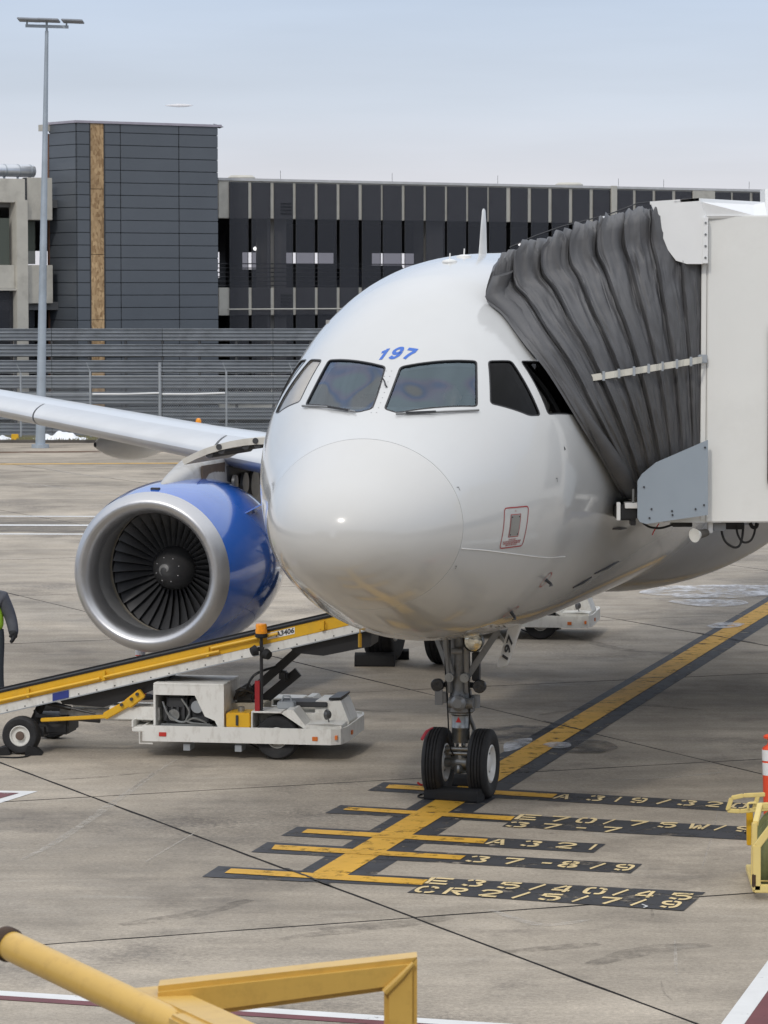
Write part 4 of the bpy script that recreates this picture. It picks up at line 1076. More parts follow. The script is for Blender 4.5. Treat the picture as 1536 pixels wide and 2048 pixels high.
# ---- wing (starboard and port), slats, flap-track fairings
WINGM = M('wing_paint', (.62, .64, .66), .32, .0, var=.05, scale=1.2, coat=.25, dirt=(.45, .45, .45), dirt_amt=.2)
SLATM = M('slat_metal', (.60, .61, .62), .34, .5, var=.06, scale=2)
def foil(s):                                           # upper and lower surface, chord 1
    t = .115
    yt = 5 * t * (.2969 * math.sqrt(s) - .126 * s - .3516 * s * s + .2843 * s ** 3 - .1015 * s ** 4)
    return yt * 1.05 + .012 * math.sin(PI * s), -yt * .95 + .012 * math.sin(PI * s)
def wsec(l):
    le = 12.15 + (l - 1.95) * .515; ch = 6.2 - (l - 1.95) * .54 if l < 6.4 else 3.8 - (l - 6.4) * .215
    z = 3.33 + .124 * (l - 6.5)
    return le, ch, z
ups = [.15, .2, .28, .38, .5, .62, .75, .88, 1.0]; fr_ = [0, .004, .012, .03, .06, .1, .148]
def wing_part(sgn, ls, fore):
    P = []
    for l in ls:
        le, ch, z = wsec(l)
        ss = fr_ if fore else ups
        loop = [(s, foil(s)[0]) for s in ss][::-1] + [(s, foil(s)[1]) for s in ss[1 if fore else 0:]]
        P.append([Vector((-sgn * l, le + s * ch, z + v * ch - (.02 * s * ch))) for s, v in loop])
    m = MB(); V_ = m.grid(P, cv=True); m.bm.faces.new(V_[0]); m.bm.faces.new(V_[-1][::-1]); return m
for sgn in (1, -1):
    wg = wing_part(sgn, [1.2, 2.5, 4, 5.2, 6.4, 8, 10, 12, 14, 17], False).build('wing', WINGM, air, smooth=True, angle=35)
    for la, lb_ in ((2.0, 5.72), (5.76, 9.03), (9.06, 11.6), (11.63, 14.2), (14.23, 16.9)):
        wing_part(sgn, [la, (la + lb_) / 2, lb_], True).build('slat', SLATM, wg, smooth=True, angle=35)
    for l, L, h_ in ((8.35, 3.9, .62), (12.2, 3.2, .5)):
        le, ch, z = wsec(l); P = []
        for k in range(15):
            u = k / 14; rr = math.sin(PI * min(1, u * .97 + .015)) ** .7
            P.append([Vector((-sgn * l + .2 * rr * math.sin(2 * PI * j / 14), le + ch * .32 + L * u, z - .08 - h_ * .42 + h_ * .5 * rr * math.cos(2 * PI * j / 14))) for j in range(14)])
        m = MB(); m.grid(P, cv=True); m.build('flap_fairing', BELLY, wg, smooth=True, angle=0)
# ---- engines
LIP = M('inlet_lip_metal', (.54, .54, .55), .37, .88, var=.05, scale=3, rvar=.06)
BARREL = M('inlet_barrel', (.36, .36, .36), .42, .35, var=.06)
COWL = M('cowl_blue', (.012, .112, .50), .10, var=.05, coat=.9, scale=2)
FANB = M('fan_blade', (.12, .122, .13), .38, .55, var=.15, scale=6)
SPIN = M('spinner', (.075, .075, .078), .4, .2, var=.15)
CASE = M('fan_case', (.42, .38, .31), .5, .2)
CORE = M('core_metal', (.30, .28, .26), .4, .8, var=.2)
EA = 11.30
def blade_mesh():
    m = MB(); N = 8; rows = []
    for k in range(N + 1):
        u = k / N; r = .29 + (.855 - .29) * u; tw = R(32 + 32 * u); c = .155 + .06 * u; th = .012 * (1 - .6 * u)
        sw = .05 * math.sin(PI * u) - .05 * u
        pts = []
        for (s_, t_) in ((-.5, 0), (-.2, 1), (.2, 1), (.5, 0), (.2, -1), (-.2, -1)):
            x = s_ * c * math.sin(tw) + t_ * th * math.cos(tw); y = s_ * c * math.cos(tw) - t_ * th * math.sin(tw)
            pts.append(Vector((x + .03 * (s_ * s_ * 4 - 1) * 0, y + sw, r)))
        rows.append(pts)
    V_ = m.grid(rows, cv=True); m.bm.faces.new(V_[-1]); return m.build('fan_blade', FANB, mesh_only=True, smooth=True, angle=50)
bm_ = blade_mesh()
def engine(sgn):
    o = Vector((-sgn * 5.75, EA, 1.79)); ax = Vector((0, 1, 0))
    cowl = MB(); cowl.lathe([(1.075, .20), (1.12, .42), (1.16, .75), (1.185, 1.15), (1.19, 1.6), (1.175, 2.0), (1.12, 2.45), (1.03, 2.9), (.96, 3.15), (.93, 3.14), (.95, 2.7)], o, ax, 72)
    for v in cowl.bm.verts:                            # flattened underside
        dz = v.co.z - o.z
        if dz < 0: v.co.z = o.z + dz * .965
    eng = cowl.build('engine', COWL, air, smooth=True, angle=50)
    m = MB(); m.lathe([(.79, .34), (.80, .22), (.825, .12), (.86, .05), (.905, .012), (.945, 0), (.985, .02), (1.02, .065), (1.05, .13), (1.0755, .197)], o, ax, 72)
    for v in m.bm.verts:
        dz = v.co.z - o.z
        if dz < 0: v.co.z = o.z + dz * .965
    m.build('inlet_lip', LIP, eng, smooth=True, angle=0)
    m = MB(); m.lathe([(.79, .343), (.795, .5), (.82, .75), (.845, .93)], o, ax, 64); m.build('inlet_barrel', BARREL, eng, smooth=True, angle=0)
    m = MB(); m.lathe([(.845, .933), (.866, .95), (.868, 1.06), (.862, 1.075)], o, ax, 64); m.build('fan_case_ring', CASE, eng, smooth=True, angle=0)
    m = MB(); m.lathe([(.862, 1.078), (.87, 1.3), (.87, 1.7), (0, 1.72)], o, ax, 48); m.build('fan_duct', M('fan_duct_dark', (.014, .014, .015), .8), eng, smooth=True)
    sp = MB(); sp.lathe([(0, .72), (.05, .735), (.10, .77), (.17, .85), (.235, .95), (.285, 1.08), (.30, 1.2)], o, ax, 40); spn = sp.build('spinner', SPIN, eng, smooth=True, angle=0)
    for k in range(36):
        b = link('fan_blade', bm_, eng); b.location = o + ax * 1.19; b.rotation_euler = (0, 2 * PI * k / 36 + .03, 0)
    prf = interp([0, .05, .10, .17, .235, .285], [.72, .735, .77, .85, .95, 1.08])
    L_, Q_ = [], []
    for k in range(15):
        a = R(-40) + k * R(20); r = .028 + .0045 * k; w_ = .022 * math.sin(PI * (k + .6) / 15.2)
        L_.append(o + Vector(((r - w_) * math.cos(a), prf(max(r - w_, 0)) - .004, (r - w_) * math.sin(a)))); Q_.append(o + Vector(((r + w_) * math.cos(a), prf(r + w_) - .004, (r + w_) * math.sin(a))))
    m = MB(); m.grid([L_, Q_]); m.build('spiral_mark', M('spiral_grey', (.22, .22, .22), .5), eng, smooth=True)
    m = MB()
    for k in range(8):
        a = 2 * PI * k / 8 + .3; m.lathe([(.0065, 0), (.005, .004), (0, .005)], o + Vector((.165 * math.cos(a), prf(.165) - .002, .165 * math.sin(a))), (0, -1, 0), 6)
    m.build('spinner_bolts', REFLW, eng)
    m = MB(); m.lathe([(.62, 2.5), (.66, 3.0), (.60, 3.7), (.46, 4.4), (.42, 4.7), (.40, 4.7), (.2, 4.9), (0, 5.4)], o, ax, 40); m.build('core_cowl', CORE, eng, smooth=True)
    m = MB(); aa = R(38); d = Vector((sgn * math.cos(aa), 0, math.sin(aa))); p = o + ax * 1.25 + d * 1.175
    m.prism([p - d * .02, p + ax * .62 - d * .02, p + ax * .62 + d * .2, p + ax * .5 + d * .22], Vector((-d.z, 0, d.x)) * .015); m.build('strake', COWL, eng)
    for dx in (-.0,):
        m = MB(); p = o + ax * .33 + Vector((.02, 0, 1.11)); m.box((p.x - .07, p.y - .03, p.z - .02), (p.x + .05, p.y + .04, p.z + .012), .006); m.build('latch', DARK, eng)
    # pylon: rises from the cowl top and sweeps back under the wing
    PY = M('pylon_grey', (.47, .46, .44), .42, .25, var=.12, scale=2, dirt=(.2, .17, .13), dirt_amt=.6, dirt_scale=2.2) if sgn == 1 else bpy.data.materials['pylon_grey']
    top = catmull([(0, .5, 1.10), (0, .95, 1.24), (0, 1.7, 1.40), (0, 2.4, 1.50), (0, 3.1, 1.55), (0, 4.6, 1.55)], 5); P = []
    for i, q in enumerate(top):
        u = i / (len(top) - 1); w_ = .05 + .15 * min(1, u * 2.2); zb = 1.05 if u < .55 else 1.05 - (u - .55) * .9
        sec_ = []
        for j in range(9):
            th = -PI / 2 + PI * j / 8; sec_.append(o + Vector((w_ * math.sin(th), q.y, q.z - .10 * (1 - math.cos(th)) - 0)))
        sec_ = [o + Vector((-w_ * 1.15, q.y, zb))] + sec_ + [o + Vector((w_ * 1.15, q.y, zb))]
        P.append(sec_)
    m = MB(); V_ = m.grid(P); m.bm.faces.new(V_[0]); m.bm.faces.new(V_[-1][::-1]); py = m.build('pylon', PY, air, smooth=True, angle=45)
    m = MB(); m.box((o.x + sgn * .205 - .008, o.y + 1.7, o.z + 1.0), (o.x + sgn * .205 + .008, o.y + 2.7, o.z + 1.34)); m.build('soot_panel', M('soot_brown', (.12, .085, .06), .5, .3, var=.4, scale=4), py)
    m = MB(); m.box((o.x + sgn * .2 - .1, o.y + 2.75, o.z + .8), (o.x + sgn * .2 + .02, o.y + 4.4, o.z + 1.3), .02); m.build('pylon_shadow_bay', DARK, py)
    for k in range(3):
        m = MB(); p = o + Vector((sgn * .24, 3.0 + .45 * k, 1.05 - .04 * k)); m.lathe([(.0, 0), (.1 + .05 * k, .0), (.1 + .05 * k, .04), (0, .05)], p, (sgn, 0, 0), 16); m.build('vent_cap', GEARP, py, smooth=True)
    return eng
engine(1); engine(-1)
# ---- open forward cargo door, hinged above its opening
P0, P1 = [], []
for k in range(15):
    u = k / 14; x_, z_ = -1.75 - 2.08 * u, 3.70 + .20 * math.sin(u * 1.75) - .36 * u * u * u
    n_ = Vector((-.1 - .5 * u, 0, 1)).normalized()
    P0.append((Vector((x_, 7.0, z_)), Vector((x_, 8.75, z_)))); P1.append((Vector((x_, 7.0, z_)) - n_ * (.10 - .03 * u), Vector((x_, 8.75, z_)) - n_ * (.10 - .03 * u)))
loop = [a for a, b in P0] + [a for a, b in P1][::-1]
m = MB(); m.prism(loop, (0, 1.75, 0)); cd = m.build('cargo_door', M('cargo_door_skin', (.60, .58, .53), .4, var=.06, dirt=(.3, .27, .22), dirt_amt=.4, dirt_scale=4), air)
for k in range(6):
    u = .35 + k * .115; i = int(u * 14); p = P1[i][0]; m = MB(); m.cyl(p + Vector((0, .02, -.005)), p + Vector((0, 1.6, -.005)), .045, n=10); m.build('latch_roller', DARK, cd, smooth=True)
for u in (.62, .84):
    i = int(u * 14); p = P0[i][0].lerp(P1[i][0], .45); m = MB(); m.cyl(p + Vector((0, -.012, 0)), p + Vector((0, .02, 0)), .035, n=12); m.build('end_hole', DARK, cd)
m = MB(); m.bar(P0[0][0] + Vector((-.3, .3, -.02)), P0[0][0] + Vector((-.12, .3, .42)), .05, .03); st = m.build('door_strut', REFLW, cd)
m = MB(); m.bar(P0[0][0] + Vector((-.328, .275, .03)), P0[0][0] + Vector((-.165, .275, .40)), .02, .02); m.build('door_stripe', RED, cd)
m = MB(); m.cyl((-1.5, 8.6, 3.35), (-3.0, 9.2, 3.1), .16, n=16); m.build('air_duct', GEARP, air, smooth=True)
# ---- landing gear
def wheel(c, r, w, rim_r, parent, side, hub=True, rim_mat=WHITE):
    """tyre with tread grooves; its rim and hub cap are sub-parts of the gear"""
    c = Vector(c); prof = [(rim_r, -w * .36), (rim_r + .01, -w * .42), (r * .80, -w * .5), (r * .90, -w * .47), (r * .965, -w * .40), (r * .99, -w * .31)]
    for g in (-.22, -.08, .08, .22):
        prof += [(r, w * (g - .035)), (r - .012, w * (g - .02)), (r - .012, w * (g + .02)), (r, w * (g + .035))]
    prof += [(x[0], -x[1]) for x in prof[:6][::-1]]
    m = MB(); m.lathe(prof, c, (1, 0, 0), 48); ty = m.build('tyre', TYRE, parent, smooth=True, angle=45)
    m = MB()
    for s_ in (-1, 1):
        m.lathe([(rim_r + .004, s_ * w * .40), (rim_r - .015, s_ * w * .43), (rim_r - .03, s_ * w * .36), (rim_r - .045, s_ * w * .20), (rim_r * .55, s_ * w * .17), (rim_r * .42, s_ * w * .30), (rim_r * .30, s_ * w * .34), (0, s_ * w * .35)], c, (1, 0, 0), 32)
    m.build('rim', rim_mat, parent, smooth=True, angle=35)
    m = MB()
    for k in range(8):
        a = 2 * PI * k / 8
        for s_ in (-1, 1): m.cyl(c + Vector((s_ * w * .17, rim_r * .68 * math.cos(a), rim_r * .68 * math.sin(a))), c + Vector((s_ * w * .24, rim_r * .68 * math.cos(a), rim_r * .68 * math.sin(a))), .012, n=6)
    m.build('wheel_bolts', STEEL, parent)
    return ty
YG = 5.07
m = MB(); m.cyl((0, YG, .95), (0, YG - .03, 2.1), .105, n=20); ngp = m.build('nose_gear', GEARP, air, smooth=True)
def ngb(name, mat, b, smooth=True): return b.build(name, mat, ngp, smooth=smooth)
b = MB(); b.lathe([(.085, .60), (.085, .62), (.098, .64), (.098, .76), (.102, .765), (.102, .775), (.098, .78), (.098, .90), (.12, .92), (.12, .97), (.105, .98)], (0, YG, 0), (0, 0, 1), 24); ngb('lower_cylinder', STEEL, b)
b = MB(); b.cyl((0, YG, .40), (0, YG, .62), .055, n=18); ngb('piston', CHROME, b)
b = MB(); b.cyl((-.30, YG, .381), (.30, YG, .381), .05, n=16); b.lathe([(.075, -.10), (.09, -.06), (.09, .06), (.075, .10)], (0, YG, .381), (1, 0, 0), 18, True); b.lathe([(.07, -.13), (.08, 0), (.07, .12)], (0, YG, .40), (0, 0, 1), 16, True); ngb('axle', STEEL, b)
b = MB(); b.box((-.17, YG - .05, .50), (.17, YG + .05, .53), .008); b.cyl((-.16, YG - .07, .54), (.16, YG - .07, .54), .025, n=10); b.cyl((-.11, YG - .07, .49), (.11, YG - .07, .49), .02, n=8); ngb('tow_fitting', STEEL, b)
b = MB(); b.lathe([(.0, 0), (.03, .005), (.045, .03), (.045, .07), (.03, .1)], (0, YG - .09, .27), (0, 0, 1), 12); ngb('jacking_dome', STEEL, b)
for sx in (-.252, .252): wheel((sx, YG, .381), .381, .225, .205, ngp, sx)
# steering collar, torque links, actuators
b = MB(); b.lathe([(.13, 0), (.155, .02), (.155, .08), (.13, .10), (.115, .25)], (0, YG, .93), (0, 0, 1), 22); ngb('steering_collar', GEARP, b)
b = MB(); b.cyl((-.10, YG - .12, 1.05), (.17, YG - .12, 1.05), .06, n=14); b.lathe([(.075, 0), (.085, .03), (.085, .09), (.05, .12)], (.03, YG - .16, 1.06), (0, -1, 0), 16, True); b.cyl((.17, YG - .02, .99), (.17, YG - .02, 1.13), .05, n=12); ngb('steering_actuator', GEARP, b)
for sx in (-.045, .045):
    b = MB(); b.bar((sx, YG + .10, .95), (sx * 1.6, YG + .34, .70), .03, .05, .006); b.bar((sx * 1.6, YG + .34, .70), (sx, YG + .09, .46), .03, .05, .006); ngb('torque_link', GEARP, b, False)
for sx in (-1, 1):                                   # drag-strut arms spread to the bay walls
    b = MB(); b.bar((sx * .07, YG - .08, 1.30), (sx * (.42 if sx > 0 else .30), YG - .02, 1.84), .045, .07, .01); ngb('side_brace', GEARP, b, False)
    b = MB(); b.bar((sx * .09, YG - .10, 1.16), (sx * .12, YG - .25, 2.0), .05, .06, .01); ngb('drag_arm', GEARP, b, False)
    b = MB(); b.cyl((sx * .085, YG - .19, 1.33), (sx * .085, YG - .10, 1.33), .05, n=14); b.cyl((sx * .085, YG - .20, 1.33), (sx * .085, YG - .19, 1.33), .025, n=10); ngb('hinge_pin', STEEL, b)
b = MB(); b.tube([(-.06, YG - .13, 1.36), (-.12, YG - .16, 1.6), (-.15, YG - .2, 1.95)], .032, 8); b.cyl((-.05, YG - .2, 1.62), (.07, YG - .2, 1.62), .035, n=12); ngb('lock_link', GEARP, b)
b = MB(); b.tube(catmull([(.09, YG - .13, 1.95), (.12, YG - .16, 1.7), (.11, YG - .15, 1.4), (.13, YG - .12, 1.1), (.11, YG - .08, .75)], 5), .010, 6); ngb('hydraulic_hose', BLACK, b)
b = MB(); b.tube(catmull([(-.10, YG - .13, 1.9), (-.14, YG - .14, 1.5), (-.12, YG - .13, 1.1), (-.10, YG - .1, .6), (-.05, YG - .1, .47)], 5), .009, 6); ngb('hydraulic_hose', BLACK, b)
b = MB(); b.box((.13, YG - .04, 1.28), (.21, YG + .06, 1.60), .012); ngb('junction_box', DARK, b, False)
b = MB(); b.box((-.21, YG - .12, 1.04), (-.13, YG - .03, 1.16), .01); b.box((-.26, YG - .13, 1.02), (-.17, YG - .115, 1.19), .004); ngb('control_box', GEARP, b, False)
b = MB(); b.prism([(-.032, YG - .104, .835), (.032, YG - .104, .835), (0, YG - .104, .895)], (0, -.004, 0)); ngb('warning_triangle', RED, b, False)
LENS = M('lamp_glass', (.62, .60, .52), .08, .9, var=.5, scale=16, bump=1.0, bscale=9)
LENSD = M('lamp_glass_dark', (.05, .05, .052), .12, .5, var=.5, scale=30, bump=.8, bscale=30)
for sx in (-.235, .235):
    b = MB(); b.lathe([(.0, .14), (.04, .12), (.07, .06), (.074, 0), (.066, -.012), (.0, -.016)], (sx, YG - .12, 1.235), (0, 1, 0), 20); ngb('landing_light', LENSD, b)
    b = MB(); b.bar((sx * .4, YG, 1.235), (sx * .95, YG - .04, 1.235), .04, .06); ngb('light_bracket', DARK, b, False)
b = MB(); b.lathe([(.0, .16), (.07, .13), (.105, .05), (.11, 0), (.10, -.02), (.065, -.035), (.0, -.04)], (.20, YG - .24, 1.735), (0.1, 1, .05), 24); ngb('taxi_light', LENS, b)
b = MB(); b.lathe([(.112, .04), (.118, 0), (.112, -.03)], (.20, YG - .24, 1.735), (0.1, 1, .05), 24); ngb('taxi_light_rim', STEEL, b)
# wheel bay and doors
b = MB(); b.box((-.42, YG - .55, 1.88), (.44, YG + .9, 1.96)); ngb('wheel_bay', BLACKP, b, False)
for pts, nm in (([(.47, 5.05, 2.05), (.62, 6.2, 2.02), (.60, 6.2, 1.62), (.50, 5.1, 1.5)], 0),):
    pass
b = MB(); q = [Vector(p) for p in ((.47, YG + .30, 1.88), (.585, YG + .33, 1.87), (.435, YG + .28, 1.42), (.335, YG + .26, 1.40))]; q = [q[0], q[1], q[2], q[3]]
b.prism(round_poly(q, .04, 3), (.02, .025, 0)); door = ngb('gear_door', WHITE, b, False)
du, dv = (q[2] - q[1]).normalized(), None
tp = text_polys('197', .19, .006, .25)
e_v = -(q[3] - q[0]).normalized(); e_u = (q[1] - q[0]).normalized(); nn_ = e_u.cross(e_v)
cen = (q[0] + q[1] + q[2] + q[3]) / 4 + Vector((.0, -.012, -.05))
b = MB()
for pl in tp: b.poly([cen + e_v * x + (-e_u) * y * .50 + Vector((0, -.006, 0)) for x, y in pl])
b.build('door_number', DARK, ngp)
b = MB(); b.bar((.25, YG + .3, 1.9), (.46, YG + .31, 1.62), .03, .03); ngb('door_rod', STEEL, b, False)
b = MB(); b.prism([(-.46, YG + .2, 2.0), (-.46, YG + 1.0, 2.0), (-.5, YG + 1.0, 1.72), (-.5, YG + .2, 1.72)], (-.02, 0, 0)); ngb('gear_door', WHITE, b, False)
b = MB(); hc = Vector((-.42, YG - .1, 1.96)); b.box((-.5, YG - .42, 1.86), (-.22, YG - .38, 1.96), .01); ngb('mesh_grille', DARK, b, False)
b = MB(); b.tube(catmull([(-.29, YG - .10, .765), (-.325, YG - .22, .74), (-.36, YG - .30, .66)], 4), [.010] * 4 + [.018] * 5, 6); ngb('warning_pennant', M('pennant_red', (.55, .06, .08), .7), b)
b = MB(); b.tube(catmull([(-.345, YG - .06, .20), (-.38, YG - .2, .15), (-.43, YG - .22, .18)], 4), .012, 6); ngb('red_hook', RED, b)
for sgn in (1, -1):                                  # main gear
    x_ = -sgn * 3.795
    m = MB(); m.cyl((x_, 17.71, .55), (x_ + sgn * .2, 17.6, 3.1), .13, n=16); mg = m.build('main_gear', GEARP, air, smooth=True)
    for dx in (-.4635, .4635): wheel((x_ + dx, 17.71, .584), .584, .43, .27, mg, 1)
    m = MB(); m.cyl((x_ - .5, 17.71, .584), (x_ + .5, 17.71, .584), .08, n=12); m.build('axle', STEEL, mg, smooth=True)
    m = MB(); m.prism([(x_ + .28, 17.05, 2.6), (x_ + .75, 17.05, 2.6), (x_ + .62, 17.05, .95), (x_ + .40, 17.05, .60), (x_ + .20, 17.05, .95)], (0, .03, 0)); m.build('gear_door', GEARP, mg)
    m = MB(); m.bar((x_, 17.6, 1.3), (x_ + sgn * 1.3, 17.5, 2.5), .09, .09); m.build('side_stay', GEARP, mg)
m = MB(); m.cyl((-.62, 3.2, ZC - 1.72), (-.62, 3.2, ZC - 1.92), .008, n=6); m.cyl((-.62, 3.2, ZC - 1.84), (-.62, 3.2, ZC - 1.98), .02, n=8); m.build('drain_mast', YELLOW, air)
# cockpit fittings
m = MB(); m.prism([(-1.0, 2.0, 3.85), (-1.0, 2.25, 4.28), (-1.0, 2.5, 4.34), (-1.0, 2.62, 4.28), (-1.0, 2.62, 3.3), (-1.0, 2.0, 3.3)], (2.0, 0, 0)); m.build('instrument_panel', M('panel_grey_blue', (.10, .115, .13), .8), air)
m = MB(); m.box((-1.2, 3.95, 3.3), (1.2, 4.0, 5.2)); m.build('cockpit_bulkhead', M('bulkhead_beige', (.30, .29, .27), .8), air)
for sx in (-.5, .5):
    m = MB(); m.box((sx - .24, 3.18, 3.6), (sx + .24, 3.3, 4.25), .05); m.box((sx - .12, 3.2, 4.25), (sx + .12, 3.28, 4.45), .03); m.build('pilot_seat', M('seat_dark', (.05, .055, .07), .8), air)

# ================================================================ PEOPLE
def skinned(name, joints, edges, mat, parent=None, root=0, sub=2, label=None):
    """one continuous surface grown from a skeleton of joints (x, y, z, radius)"""
    me = bpy.data.meshes.new(name); me.from_pydata([j[:3] for j in joints], edges, [])
    o = bpy.data.objects.new(name, me); COL.objects.link(o)
    md = o.modifiers.new('s', 'SKIN'); md.use_smooth_shade = True
    for i, j in enumerate(joints):
        v = me.skin_vertices[0].data[i]; r = j[3]; v.radius = r if isinstance(r, tuple) else (r, r)
    me.skin_vertices[0].data[root].use_root = True
    sb = o.modifiers.new('b', 'SUBSURF'); sb.levels = sub; sb.render_levels = sub
    dg = bpy.context.evaluated_depsgraph_get(); dg.update()
    m2 = bpy.data.meshes.new_from_object(o.evaluated_get(dg)); o.modifiers.clear(); o.data = m2; m2.name = name
    m2.materials.clear(); m2.materials.append(mat); m2.polygons.foreach_set('use_smooth', [True] * len(m2.polygons))
    if parent is not None: o.parent = parent
    if label: o['label'] = label
    return o
SKIN = M('skin', (.52, .33, .25), .5, var=.06, scale=12)
def head(name, c, mat, parent, yaw=0.0, s=1.0, hair=None):
    m = MB(); c = Vector(c); nu, nv = 26, 20; P = []
    for i in range(nu):
        th = 2 * PI * i / nu; row = []
        for j in range(nv + 1):
            ph = PI * j / nv; x, y, z = .078 * math.sin(ph) * math.sin(th), -.098 * math.sin(ph) * math.cos(th), .118 * math.cos(ph)
            f = max(0, math.cos(th)) ** 3 * math.sin(ph)
            if z < 0: x *= 1 - .28 * (-z / .118) ** 1.5; y *= 1 - .10 * (-z / .118)
            y -= .024 * f * math.exp(-((z + .012) / .022) ** 2) * (abs(math.sin(th)) < .35)          # nose
            y += .014 * math.exp(-((abs(x) - .032) / .014) ** 2 - ((z - .012) / .014) ** 2) * (math.cos(th) > .3)  # eye sockets
            y -= .010 * f * math.exp(-((z + .062) / .012) ** 2); y -= .012 * f * math.exp(-((z + .1) / .02) ** 2)   # lips, chin
            row.append(Matrix.Rotation(yaw, 3, 'Z') @ Vector((x, y, z)) * s + c)
        P.append(row)
    m.grid(P, cu=True); bmesh.ops.remove_doubles(m.bm, verts=m.bm.verts, dist=.0004)
    for sx in (-1, 1):
        e = c + Matrix.Rotation(yaw, 3, 'Z') @ Vector((sx * .08, .008, -.005)); m.lathe([(.0, -.01), (.03, -.006), (.034, .004), (.012, .008)], e, Matrix.Rotation(yaw, 3, 'Z') @ Vector((sx, .5, 0)), 10)
    return m.build(name, mat, parent, smooth=True, angle=0)
NAVY = M('pilot_shirt', (.05, .06, .09), .8)
pil = thing('person', 'bald person in a dark shirt seated behind the right-hand windshield', 'person', NOSE + Matrix.Rotation(-PSI, 3, 'Z') @ Vector((.42, 3.0, 0)) + Vector((0, 0, 3.45)), -PSI)
J = [(0, 0, .12, (.16, .13)), (0, .02, .45, (.17, .13)), (0, 0, .68, (.15, .10)), (0, -.02, .78, .055), (0, -.03, .84, .05),
     (-.18, 0, .66, .07), (-.24, -.12, .42, .05), (-.15, -.34, .38, .038), (-.13, -.43, .40, (.035, .018)),
     (.18, 0, .66, .07), (.24, -.12, .42, .05), (.15, -.34, .38, .038), (.13, -.43, .40, (.035, .018)),
     (-.11, -.12, .10, .09), (-.13, -.45, .12, .06), (-.13, -.5, -.12, .045), (.11, -.12, .10, .09), (.13, -.45, .12, .06), (.13, -.5, -.12, .045)]
Eg = [(0, 1), (1, 2), (2, 3), (3, 4), (2, 5), (5, 6), (6, 7), (7, 8), (2, 9), (9, 10), (10, 11), (11, 12), (0, 13), (13, 14), (14, 15), (0, 16), (16, 17), (17, 18)]
skinned('body', J, Eg, NAVY, pil); head('head', (0, -.05, .985), SKIN, pil, R(30))
# ramp worker at the left edge of the picture
PXW = AT(-23, 1300, 45.2)
wk = thing('person', 'ramp worker in grey jacket, yellow-green vest and dark gloves standing at the left', 'person', (PXW.x, 45.2, 0), R(-8))
TROU = M('dark_trousers', (.035, .045, .055), .85, bump=.2, bscale=30); JACK = M('grey_jacket', (.075, .08, .095), .75, var=.2, scale=8, bump=.35, bscale=22); VEST = M('hi_vis_vest', (.36, .62, .035), .7, var=.12, scale=8, bump=.2, bscale=20); GLOVE = M('dark_glove', (.016, .017, .02), .8)
J = [(0, 0, .98, (.16, .12)), (0, .01, 1.2, (.16, .12)), (0, .0, 1.42, (.16, .11)), (0, -.01, 1.52, .06), (0, -.02, 1.6, .055),
     (-.09, 0, .92, .10), (-.11, -.01, .5, .07), (-.12, .02, .1, .05), (-.12, -.14, .05, (.05, .04)), (.09, 0, .92, .10), (.10, -.03, .5, .07), (.10, .03, .1, .05), (.10, -.13, .05, (.05, .04)),
     (-.19, 0, 1.42, .07), (-.27, .03, 1.15, .05), (-.29, -.06, .90, .04), (.19, 0, 1.42, .07), (.29, .04, 1.13, .05), (.335, -.02, .90, .038)]
Eg = [(0, 1), (1, 2), (2, 3), (3, 4), (0, 5), (5, 6), (6, 7), (7, 8), (0, 9), (9, 10), (10, 11), (11, 12), (2, 13), (13, 14), (14, 15), (2, 16), (16, 17), (17, 18)]
skinned('body', J, Eg, TROU, wk)
jk = [(0, 0, .95, (.21, .16)), (0, .01, 1.2, (.20, .155)), (0, 0, 1.42, (.19, .14)), (0, -.01, 1.50, .085), (-.19, 0, 1.42, .105), (-.27, .03, 1.15, .085), (-.29, -.06, .92, .066), (.20, 0, 1.41, .105), (.30, .045, 1.13, .088), (.345, .0, .98, .078), (.352, -.02, .88, .066)]
skinned('jacket', jk, [(0, 1), (1, 2), (2, 3), (2, 4), (4, 5), (5, 6), (2, 7), (7, 8), (8, 9), (9, 10)], JACK, wk)
skinned('vest', [(0, 0, .90, (.245, .19)), (0, .01, 1.15, (.225, .18)), (0, 0, 1.40, (.19, .155)), (0, 0, 1.47, (.12, .1))], [(0, 1), (1, 2), (2, 3)], VEST, wk)
tb = MB()
for sx, kx in ((-.10, -.12), (.10, .115)): tb.tube(catmull([(sx * .9, 0, .97), (sx, 0, .84), (kx, -.02, .50), (kx, .01, .28), (kx, .03, .07)], 4), [.118] * 4 + [.118, .114, .108, .100, .095, .092, .09, .088, .088, .09, .092, .094, .095], 14)
tb.build('trousers', TROU, wk, smooth=True, angle=60)
head('head', (0, -.04, 1.70), SKIN, wk, R(-10))
m = MB(); m.lathe([(.10, -.02), (.112, .03), (.10, .09), (.05, .13), (0, .14)], (0, -.03, 1.73), (0, 0, 1), 16); m.build('knit_cap', BLACK, wk, smooth=True)
